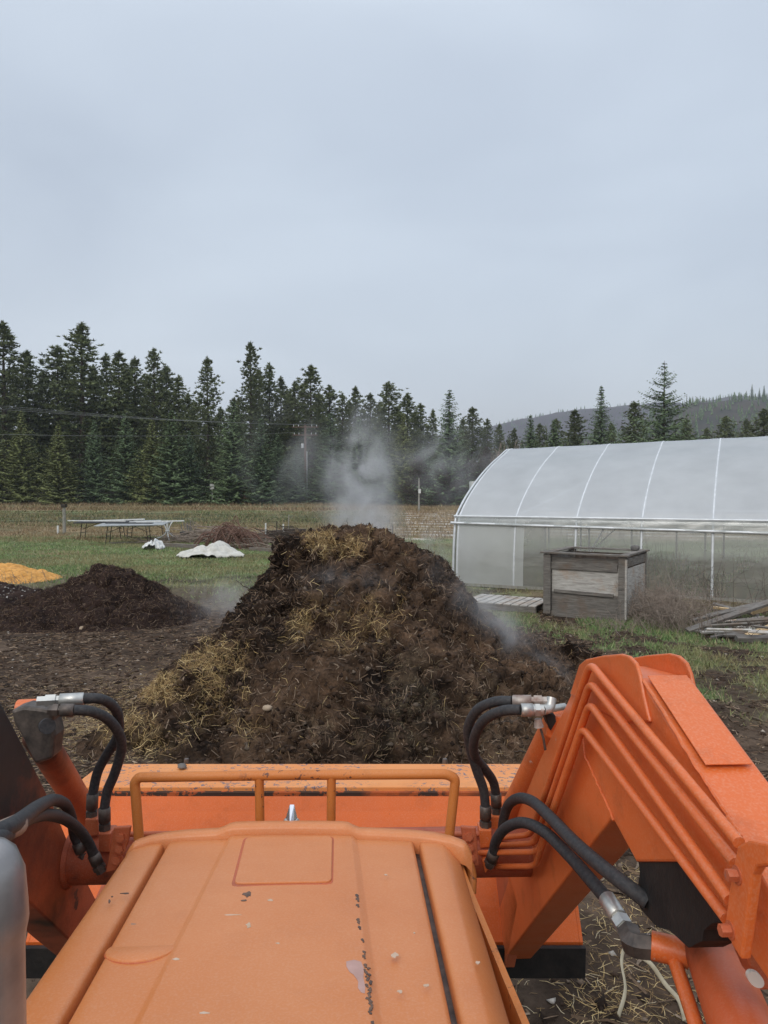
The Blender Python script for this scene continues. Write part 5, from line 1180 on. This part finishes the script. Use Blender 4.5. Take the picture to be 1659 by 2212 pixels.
# right lower flange beside the hood and its bracket
mb = MB(); fl_ = [(1000, 1868, 1.60, 0), (1022, 1925, 1.50, 0), (1058, 2010, 1.36, 0), (1100, 2110, 1.22, 0), (1150, 2225, 1.08, 0)]
pts = [P(a, b, c) for a, b, c, _ in fl_]; mb.add(pts + [p_ + Vector((-.012, 0, .0)) for p_ in pts] + [p_ + Vector((.0, 0, -.35)) for p_ in pts] + [p_ + Vector((-.012, 0, -.35)) for p_ in pts],
    [(i, i+1, 6+i, 5+i) for i in range(4)] + [(i, 10+i, 11+i, i+1) for i in range(4)] + [(5+i, 6+i, 16+i, 15+i) for i in range(4)])
mb.build('hood_flange', M['guard'], tr)
MB().tube(fillet([P(985, 1850, 1.66), P(1012, 1862, 1.64), P(1020, 1890, 1.62), P(1018, 1930, 1.60)], .02), .011, 8).build('hood_catch', M['guard'], tr)
# engine bay body below the hood so nothing is hollow
MB().box(Vector((-.17, .98, .98)), (.60, 1.15, .60), TR, TF).build('engine_block', M['black'], tr)
for s_ in (-.52, .24):
    pass
# front axle and wheels (below, mostly hidden)
for sx in (-.62, .30):
    wq = MB(); c = Vector((sx-.02, 1.25, .34)); wl = link
    tw_ = MB().tube([c - TR*.10, c - TR*.07, c + TR*.07, c + TR*.10], [.27, .335, .335, .27], 28); wo_ = tw_.build('front_wheel', M['rubber'], tr)
    MB().tube([c - TR*.105, c + TR*.105], .16, 20).build('rim', M['guard'], wo_)
# brush guard
GY = 1.80
def gp(u, v): return P(u, v, GY)
MB().tube(fillet([gp(302, 1835), gp(291, 1690), gp(300, 1679), gp(640, 1674), gp(965, 1672), gp(984, 1682), gp(968, 1830)], .05, 6), .0125, 12).build('brush_guard', M['guard'], tr)
for u0, u1 in ((560, 562), (716, 715)): MB().tube([gp(u0, 1676), gp(u1, 1800)], [.0115, .0115], 12).build('guard_bar', M['guard'], tr)
# bucket
bl, br = -.255-.88, -.255+.88
def bk(s, y_, z): return Vector((s - (y_-2.3)*0.035, y_ - .0 + (-.035)*(s+.255)*0, z))
bkt = empty('bucket_root', TO, '', '') if False else None
prof_b = [(2.86, 1.105), (2.60, 1.125), (2.575, 1.10), (2.545, 1.06), (2.44, .95), (2.33, .84), (2.27, .76), (2.28, .69), (2.36, .63), (2.60, .60), (3.05, .58)]
Tk = .02
def wallstrip(name, idx, mat, thick=.02):
    pr = prof_b[idx[0]:idx[1]+1]; mb = MB(); v = []
    for s in (bl, br):
        for (y_, z) in pr: v.append(Vector((s, y_, z)))
    n_ = len(pr); inn = [Vector((p_.x, p_.y+.015, p_.z-.012 if p_.z > 1 else p_.z+.012)) for p_ in v]
    f = [(i, i+1, n_+i+1, n_+i) for i in range(n_-1)] + [(2*n_+i+1, 2*n_+i, 3*n_+i, 3*n_+i+1) for i in range(n_-1)]
    f += [(0, n_, 3*n_, 2*n_), (n_-1, 3*n_-1, 4*n_-1, 2*n_-1)]
    mb.add(v + inn, f, False); return mb.build(name, mat, tr if name == 'bucket' else bucket)
mb = MB(); n_ = len(prof_b)
v = [Vector((s, y_, z)) for s in (bl, br) for (y_, z) in prof_b[2:]]; n_ = len(prof_b)-2
inn = [Vector((p_.x, p_.y+.014, p_.z+.010)) for p_ in v]
mb.add(v + inn, [(i, i+1, n_+i+1, n_+i) for i in range(n_-1)] + [(2*n_+i+1, 2*n_+i, 3*n_+i, 3*n_+i+1) for i in range(n_-1)])
bucket = mb.build('bucket', M['bucket'], tr)
MB().prism([Vector((bl-.0, y_, z)) for (y_, z) in ((2.595, 1.128), (2.87, 1.108), (2.87, 1.080), (2.595, 1.098))], (br-bl, 0, 0)).build('bucket_lip', M['lip'], bucket, bevel=.004)
MB().box(((bl+br)/2, 2.588, 1.095), (br-bl, .014, .036)).build('lip_angle', M['rustangle'], bucket)
side = [(y_, z) for (y_, z) in prof_b[1:]] + [(3.0, .75), (2.84, 1.05)]
for s, dx in ((bl, -.012), (br, .012)):
    MB().prism([Vector((s, y_, z)) for y_, z in side], (dx, 0, 0)).build('side_plate', M['bucket'], bucket, bevel=.002)
# black belly plate under the bucket back
MB().prism([Vector((bl-.014, y_, z)) for (y_, z) in ((2.262, .755), (2.266, .685), (2.35, .615), (2.60, .585), (2.60, .572), (2.33, .60), (2.25, .655), (2.245, .755))], (br-bl+.028, 0, 0)).build('belly_plate', M['black'], bucket)
for (u, v_) in ((400, 1661), (962, 1661)):
    c = P(u, v_-2, 2.86); MB().tube([c + Vector((0, .02, -.03)), c + Vector((0, .02, .015)), c + Vector((0, .02, .03))], [.008, .012, .009], 8).build('bolt', M['darksteel'], bucket)
q = P(393, 1662, 2.80); rock('stone', q + Vector((0, 0, .012)), .016, M['stone'], 'small stone lying on the left top edge of bucket', 'stone', 9)
# loader arms
def armprism(name, pxs, s, out, mat, parent=tr, bevel=.004):
    pts = [S(a, b, s) for a, b in pxs]; mb = MB(); mb.prism(pts, TR*out); return mb.build(name, mat, parent, bevel=bevel)
sR, sL = .46, -.77
# inner face lies on sR; box goes outward
armR = [(1256, 1452), (1166, 1640), (1116, 1760), (1092, 1860), (1098, 1900), (1070, 1988), (1075, 2035), (1090, 2072), (1322, 1766), (1374, 1862), (1463, 1862), (1572, 1992), (1700, 2180), (1740, 2060), (1609, 1822), (1382, 1465), (1300, 1440)]
arm = armprism('loader_arm', armR, sR, .085, M['arm'])
# gusset ears at the elbow, each side
ear = [(1250, 1436), (1264, 1424), (1300, 1416), (1341, 1412), (1358, 1417), (1372, 1432), (1380, 1456), (1388, 1500), (1402, 1560), (1340, 1560), (1230, 1500)]
armprism('gusset_plate', ear, sR-.006, .007, M['arm'], arm)
d_ear = [S(a, b, sR) + TR*.085 for a, b in ear]; mb = MB(); mb.prism(d_ear, TR*.007); mb.build('gusset_plate', M['arm'], arm, bevel=.003)
# raised reinforcing strip on top of the rear part
top = [S(a, b, sR) for a, b in ((1385, 1462), (1508, 1655))]
nrm = (top[1]-top[0]).cross(TR).normalized(); nrm = nrm if nrm.z > 0 else -nrm
a0 = top[0] + TR*.010 + nrm*.001; a1 = top[1] + TR*.010 + nrm*.001
MB().prism([a0, a1, a1 + TR*.065, a0 + TR*.065], nrm*.002).build('reinforcing_strip', M['arm'], arm, bevel=.002)
# front flange of the lower part
# tubes
def R3(x, y): return ((1450 + x*.633)*.6636, (2050 + y*.633)*.6636)
sT = sR - .026
TB = [[(250, 1072), (440, 1055), (745, 172), (1510, 1095)], [(250, 1110), (462, 1098), (745, 268), (1490, 1200)], [(150, 1148), (478, 1142), (742, 375), (1462, 1390)], [(240, 1218), (462, 1216), (705, 502), (1445, 1485)]]
for k, t_ in enumerate(TB):
    q = [S(*R3(*a), sT) for a in t_[1:]]
    st = P(*R3(*t_[0]), 1.90); c1 = q[0]
    pts = fillet([st, c1] + q[1:], .03, 5)
    MB().tube(pts, .0072, 12).build('hydraulic_line', M['arm'], arm)
for pl in ([(1249, 1500), (1262, 1630), (1300, 1714), (1330, 1780)], [(1390, 1470), (1440, 1550), (1500, 1650), (1560, 1745), (1605, 1815)]):
    q = [S(a, b, sR - .001) for a, b in pl]; MB().tube([x_ + Vector((random.gauss(0, .0006), random.gauss(0, .0006), random.gauss(0, .0006))) for i_ in range(len(q)-1) for x_ in (q[i_].lerp(q[i_+1], t_/9) for t_ in range(9))], .0028, 6).build('weld_bead', M['arm'], arm)
# clamp bracket with bolts
br_ = [R3(*a) for a in ((1500, 1110), (1560, 1080), (1659, 1100), (1659, 1215), (1600, 1222), (1578, 1260), (1520, 1700), (1470, 1620), (1435, 1500), (1470, 1250))]
cl = armprism('tube_clamp', br_, sT-.012, .012, M['arm'], arm, .003)
def hexbolt(c, ax, r_, h_, parent, mat):
    ax = Vector(ax).normalized(); c = Vector(c); return MB().tube([c, c+ax*h_], r_, 6).tube([c-ax*.002, c+ax*.001], r_*1.5, 14).build('bolt', mat, parent)
for a in ((1500, 1262), (1465, 1545)):
    c = S(*R3(*a), sT-.012); hexbolt(c, -TR, .007, .012, cl, M['valve'])
# lift cylinder and its port
def cyl(name, pts, r_, mat, parent, n_=20): return MB().tube(pts, r_, n_).build(name, mat, parent)
lc0 = P(*R3(1340, 1560), 1.18); lc1 = P(*R3(1620, 2300), .86)
M['liftcyl'] = paint('lift_cylinder_paint', (.70, .125, .03), (.62, .13, .04), chip_amt=.76, dirt=.2, rough=.4, stains=[(tuple(P(*R3(1290, 1520), 1.15)), .02, .10, (1, 1, 1), (.008, .008, .008))])  # black patch over the cylinder top, matching the slab beside it
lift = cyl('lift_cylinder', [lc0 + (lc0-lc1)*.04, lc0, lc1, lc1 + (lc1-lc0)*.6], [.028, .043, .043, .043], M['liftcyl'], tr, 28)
cyl('piston_rod', [lc0, lc0 + (lc0-lc1)*.9], .02, M['black'], lift)
cyl('port_boss', [P(*R3(1058, 1622), 1.16), P(*R3(1250, 1668), 1.14)], [.022, .022], M['arm'], lift)
cyl('return_line', fillet([P(*R3(1150, 1650), 1.15), P(*R3(1185, 1720), 1.13), P(*R3(1310, 2100), 1.0), P(*R3(1400, 2400), .9)], .03), .011, M['arm'], lift, 12)
# added black slab with ragged rim, standing in for the dark pivot area
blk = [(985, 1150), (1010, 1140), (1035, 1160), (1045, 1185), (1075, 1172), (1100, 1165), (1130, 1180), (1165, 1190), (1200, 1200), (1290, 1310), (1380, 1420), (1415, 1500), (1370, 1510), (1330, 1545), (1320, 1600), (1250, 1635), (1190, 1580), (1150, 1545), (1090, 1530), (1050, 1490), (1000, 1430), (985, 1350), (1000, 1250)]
mb = MB(); mb.prism([S(*R3(a, b - (30 if b < 1210 else 0)), sR + .004) for a, b in blk], TR*.05); mb.build('dark_fill', M['black'], tr)
# pivot frame behind (right edge)
mb = MB(); mb.prism([P(*R3(a, b), .80) for a, b in ((1600, 1250), (1700, 1230), (1760, 1400), (1700, 1500), (1640, 1450))], (0, .02, 0)); 
for k, (a0_, b0_) in enumerate((((1590, 1250), (1720, 1480)), ((1580, 1400), (1730, 1620)))):
    MB().tube([P(*R3(*a0_), .92), P(*R3(*b0_), .84)], .012, 12).build('pivot_line', M['arm'], tr)
mb = MB(); mb.prism([P(*R3(a, b), .93) for a, b in ((1560, 1480), (1640, 1420), (1750, 1500), (1750, 1850), (1620, 1860), (1550, 1700))], (0, .05, 0)); pv = mb.build('pivot_bracket', M['valve'], tr, bevel=.004)
for a, m_ in (((1598, 1632), (.62, .60, .16)), ((1585, 1785), (.72, .68, .60))):
    c = P(*R3(*a), .915); MB().tube([c, c + Vector((0, -.006, 0))], .013, 18, flat=.62).build('plug', simple('plug_%d' % int(m_[0]*100), m_, m_, 5, .5, bs=0), pv)
# left arm
armL = [(-70, 1392), (0, 1514), (27, 1564), (72, 1654), (104, 1719), (119, 1748), (160, 1850), (191, 1910), (232, 1992), (232, 2105), (140, 2022), (50, 1935), (-60, 1830), (-160, 1740), (-420, 2000), (-700, 1700), (-200, 1420)]
larm = armprism('loader_arm', armL, sL, -.085, M['leftarm'])
# cross tube
def atS(s, y_, z): return TR*s + TF*y_ + Vector((0, 0, z))
ct = cyl('cross_tube', [atS(sL, 1.93, 1.22), atS(sR, 1.93, 1.22)], .064, M['crosstube'], tr, 32)
cyl('weld_collar', [atS(sL+.001, 1.93, 1.22), atS(sL+.012, 1.93, 1.22)], [.074, .067], M['crosstube'], ct, 32)
# links down to bucket
for s in (sL, sR):
    MB().prism([atS(s, y_, z) for y_, z in ((2.05, 1.0), (2.25, 1.05), (2.42, .95), (2.34, .72), (2.22, .70))], TR*.03*(1 if s < 0 else 1)).build('bucket_link', M['valve'], tr, bevel=.003)
# bucket cylinders
bcR0, bcR1 = P(1205, 1555, 1.78), P(1085, 1790, 2.22)
c1 = cyl('bucket_cylinder', [bcR0 + (bcR0-bcR1)*.03, bcR0, bcR1], [.026, .034, .034], M['arm'], tr, 24)
cyl('piston_rod', [bcR1, bcR1 + (bcR1-bcR0)*.35], .016, M['steel'], c1)
MB().prism([P(a, b, 1.74) for a, b in ((1186, 1545), (1214, 1549), (1208, 1575), (1196, 1600), (1178, 1590))], (0, .05, 0)).build('cylinder_lug', M['arm'], c1, bevel=.003)
MB().prism([P(a, b, 1.72) for a, b in ((1176, 1540), (1200, 1545), (1202, 1560), (1190, 1580), (1182, 1560))], (0, .05, 0)).build('grease_cap', M['black'], c1, bevel=.003)
MB().tube([P(1162, 1553, 1.70), P(1164, 1570, 1.70)], [.008, .012], 12).build('grease_fitting', M['rustysteel'], c1)
MB().tube([P(1168, 1575, 1.70), P(1174, 1595, 1.70), P(1178, 1620, 1.70)], .003, 6).build('pin', M['darksteel'], c1)
bcL0, bcL1 = P(82, 1590, 1.80), P(196, 1775, 2.24)
M['bcyl'] = paint('stained_cylinder_paint', (.50, .10, .03), (.40, .09, .035), chip_amt=.66, dirt=.6, dirtcol=(.10, .04, .03), rough=.4, stains=[(tuple(P(90, 1600, 1.80)), .05, .20, (1, 1, 1), (.02, .014, .013))])
c2_ = cyl('bucket_cylinder', [bcL0 + (bcL0-bcL1)*.03, bcL0, bcL1], [.03, .037, .037], M['bcyl'], tr, 24)
cyl('cylinder_line', [P(120, 1600, 1.86), P(165, 1690, 2.05), P(215, 1760, 2.2)], .008, M['arm'], c2_, 10)
MB().prism([P(a, b, 1.74) for a, b in ((22, 1535), (50, 1526), (88, 1530), (116, 1536), (112, 1560), (118, 1590), (112, 1640), (75, 1652), (50, 1600), (30, 1565))], (0, .06, 0)).build('cylinder_head', M['darksteel'], c2_, bevel=.008)
MB().tube([P(100, 1568, 1.72), P(103, 1569, 1.69)], [.018, .018], 16).build('pin_head', M['rubber'], c2_)
MB().tube([P(40, 1530, 1.82), P(90, 1528, 1.82)], .022, 14).build('pin_boss', M['arm'], c2_)
# hoses
def R1(x, y): return (x*.36, 1460 + y*.36)
def hose(pts, r_, ends=(None, None), parent=tr):
    h = MB().tube(pts, r_, 14, 6).build('hydraulic_hose', M['rubber'], parent)
    for k, e in enumerate(ends):
        if e is None: continue
        pl, mt = e
        pl = [Vector(p_) for p_ in pl]; a, b = pl[0], pl[-1]; d = b-a
        MB().tube([a, a + d*.02, a + d*.52, a + d*.53], [r_*1.0, r_*1.22, r_*1.22, r_*1.0], 16).build('ferrule', M[mt], h)
        MB().tube([a + d*.53, a + d*.60, a+d*.601, a + d*.82, a + d*.821, b], [r_*.95, r_*.95, r_*1.28, r_*1.28, r_*1.0, r_*1.0], 6).build('hex_nut', M[mt], h)
        for i in range(1, len(pl)-1): pass
    return h
hr = .0125
q = lambda x, y, Y_: P(*R1(x, y), Y_)
hose([q(500, 135, 1.74), q(600, 138, 1.76), q(672, 175, 1.80), q(712, 250, 1.84), q(705, 360, 1.87), q(640, 475, 1.89), q(585, 580, 1.90), q(556, 715, 1.90)], hr, (([q(505, 137, 1.74), q(225, 152, 1.72)], 'steel'), ([q(556, 705, 1.90), q(548, 880, 1.90)], 'darksteel')))
hose([q(440, 205, 1.70), q(550, 213, 1.72), q(650, 262, 1.76), q(715, 350, 1.80), q(728, 440, 1.83), q(690, 580, 1.85), q(645, 690, 1.86), q(626, 800, 1.86)], hr, (([q(445, 206, 1.70), q(290, 205, 1.69)], 'darksteel'), ([q(626, 790, 1.86), q(630, 950, 1.86)], 'darksteel')))
hose([q(-60, 960, .95), q(60, 905, 1.0), q(130, 860, 1.10), q(230, 785, 1.30), q(320, 745, 1.5), q(395, 775, 1.68), q(430, 860, 1.80), q(445, 950, 1.85), q(470, 1010, 1.86)], .0125, (None, ([q(465, 1000, 1.86), q(510, 1110, 1.86)], 'darksteel')))
hose([q(-60, 1010, .92), q(60, 930, 1.02), q(160, 858, 1.20), q(270, 833, 1.42), q(380, 855, 1.60), q(470, 920, 1.72), q(530, 1000, 1.78), q(565, 1080, 1.80)], .0125, (None, ([q(560, 1070, 1.80), q(610, 1180, 1.80)], 'darksteel')))
MB().tube([q(-20, 950, .97), q(35, 925, 1.0), q(100, 895, 1.06)], [.016, .016, .016], 14).build('hose_collar', simple('tape', (.30, .25, .20), (.20, .13, .10), 30), tr)
r3 = lambda x, y, Y_: P(*R3(x, y), Y_)
hose([r3(342, 368, 1.74), r3(255, 370, 1.76), r3(165, 412, 1.80), r3(118, 500, 1.84), r3(125, 600, 1.87), r3(160, 720, 1.89), r3(195, 820, 1.90), r3(206, 915, 1.90)], hr, (([r3(345, 368, 1.74), r3(530, 368, 1.72)], 'rustysteel'), ([r3(206, 905, 1.90), r3(206, 1035, 1.90)], 'darksteel')))
hose([r3(386, 412, 1.70), r3(290, 418, 1.72), r3(195, 468, 1.77), r3(148, 560, 1.82), r3(152, 650, 1.87), r3(205, 720, 1.92), r3(245, 780, 1.95), r3(260, 850, 1.96)], hr, (([r3(388, 412, 1.70), r3(505, 412, 1.70)], 'steel'), ([r3(260, 842, 1.96), r3(262, 965, 1.96)], 'darksteel')))
MB().tube(fillet([r3(500, 412, 1.70), r3(535, 405, 1.71), r3(545, 350, 1.72)], .01), .0125, 10).tube([r3(540, 408, 1.71), r3(610, 395, 1.76)], .009, 8).build('hose_elbow', M['steel'], c1)
MB().tube([r3(395, 412, 1.70), r3(500, 413, 1.70)], .0135, 14).build('hose_sleeve', M['steel'], c1)
hose([r3(250, 1150, 1.84), r3(258, 1090, 1.82), r3(310, 1020, 1.76), r3(400, 992, 1.68), r3(510, 1040, 1.58), r3(640, 1165, 1.47), r3(750, 1290, 1.37), r3(830, 1385, 1.30)], .0128, (([r3(252, 1140, 1.84), r3(225, 1215, 1.86)], 'darksteel'), ([r3(828, 1380, 1.30), r3(945, 1570, 1.21)], 'steel')))
hose([r3(292, 1060, 1.92), r3(298, 980, 1.90), r3(325, 900, 1.86), r3(380, 866, 1.76), r3(450, 885, 1.66), r3(540, 965, 1.53), r3(660, 1090, 1.37), r3(790, 1205, 1.25), r3(910, 1300, 1.18), r3(1040, 1400, 1.15)], .0128, (([r3(293, 1050, 1.92), r3(285, 1130, 1.92)], 'darksteel'), None))
MB().tube(fillet([r3(945, 1560, 1.215), r3(965, 1622, 1.17), r3(1062, 1632, 1.16)], .012), .0205, 6).build('elbow_fitting', M['darksteel'], lift)
MB().tube([r3(1045, 1630, 1.165), r3(1066, 1633, 1.16)], .019, 18).build('lock_ring', M['steel'], lift)
# manifold blocks and bolted clamp plates, left and right
def block(pxs, Y_, dy, nm, mat, parent=tr): return MB().prism([P(a, b, Y_) for a, b in pxs], (0, dy, 0)).build(nm, mat, parent, bevel=.003)
pL = block([(246, 1788), (282, 1786), (276, 1822), (250, 1880), (228, 1886)], 1.80, .012, 'clamp_plate', M['valve'])
for (u, v_) in ((262, 1808), (259, 1832), (253, 1856)): hexbolt(P(u, v_, 1.80), (0, -1, .1), .0105, .010, pL, M['valve'])
pR = block([(995, 1786), (1028, 1788), (1035, 1870), (1008, 1873)], 1.80, .012, 'clamp_plate', M['valve'])
for (u, v_) in ((1012, 1806), (1014, 1829), (1017, 1852)): hexbolt(P(u, v_, 1.80), (0, -1, .1), .0105, .010, pR, M['valve'])
block([R1(508, 860), R1(585, 860), R1(590, 960), R1(515, 965)], 1.88, .05, 'manifold_block', M['valve']); block([R1(590, 945), R1(662, 945), R1(660, 1060), R1(590, 1060)], 1.84, .05, 'manifold_block', M['valve'])
block([R3(175, 1030), R3(238, 1030), R3(238, 1120), R3(180, 1125)], 1.88, .05, 'manifold_block', M['arm']); block([R3(232, 960), R3(292, 960), R3(292, 1045), R3(236, 1045)], 1.94, .04, 'manifold_block', M['arm'])
block([R3(190, 1190), R3(235, 1150), R3(250, 1200), R3(205, 1255)], 1.86, .03, 'manifold_block', M['arm'])
for k, v_ in enumerate((1802, 1822, 1842, 1864)):
    MB().tube([P(226 if k else 250, v_, 1.88), P(640, v_, 1.90), P(1060, v_, 1.90)], .0072, 10).build('hydraulic_line', M['valve'], tr)
# exhaust pipe at the left edge, close to the camera
ex = P(-16, 2010, .62); zt2 = P(0, 1812, .62).z
pts = [Vector((ex.x, .62, zt2 - d_)) for d_ in (0, .004, .012, .03, .06, .075, .085, .10, .6)]
MB().tube(pts, [.004, .012, .020, .0265, .0285, .029, .027, .0255, .0262], 24).build('exhaust_pipe', M['greypipe'], tr)
# strap lying in the mud
pts = [G(*R3(a, b)) + Vector((0, 0, .02 + h_)) for a, b, h_ in ((890, 2010, 0), (925, 1900, .02), (905, 1800, .05), (930, 1760, .09), (1000, 1775, .06), (1060, 1800, .04), (1130, 1850, .0), (1200, 1930, 0), (1230, 2020, 0))]
mb = MB(); q_ = MB(); q_.tube(pts, .012, 4, 5)
qs = [Vector(p_) for p_ in pts]
set_props(MB().tube(qs, .010, 8, 6, flat=.25).build('strap', simple('baler_strap', (.30, .25, .16), (.50, .44, .31), 12, .6, bs=.1), None, qs[0]), 'pale flat strap looped in the mud at lower right', 'strap')

# ------------------------------------------------------------------ haze
hz = MB().box((0, 780, 118), (2600, 1800, 240)); hm = bpy.data.materials.new('haze_air'); hm.use_nodes = True; t = hm.node_tree; t.nodes.clear()
o_ = t.nodes.new('ShaderNodeOutputMaterial'); v_ = t.nodes.new('ShaderNodeVolumePrincipled'); v_.inputs['Color'].default_value = (.86, .91, 1, 1); v_.inputs['Density'].default_value = .00030; v_.inputs['Anisotropy'].default_value = .2
t.links.new(v_.outputs[0], o_.inputs['Volume'])
HAZE = True
if HAZE: set_props(hz.build('haze', hm), 'pale damp air over the valley', 'haze', kind='stuff')
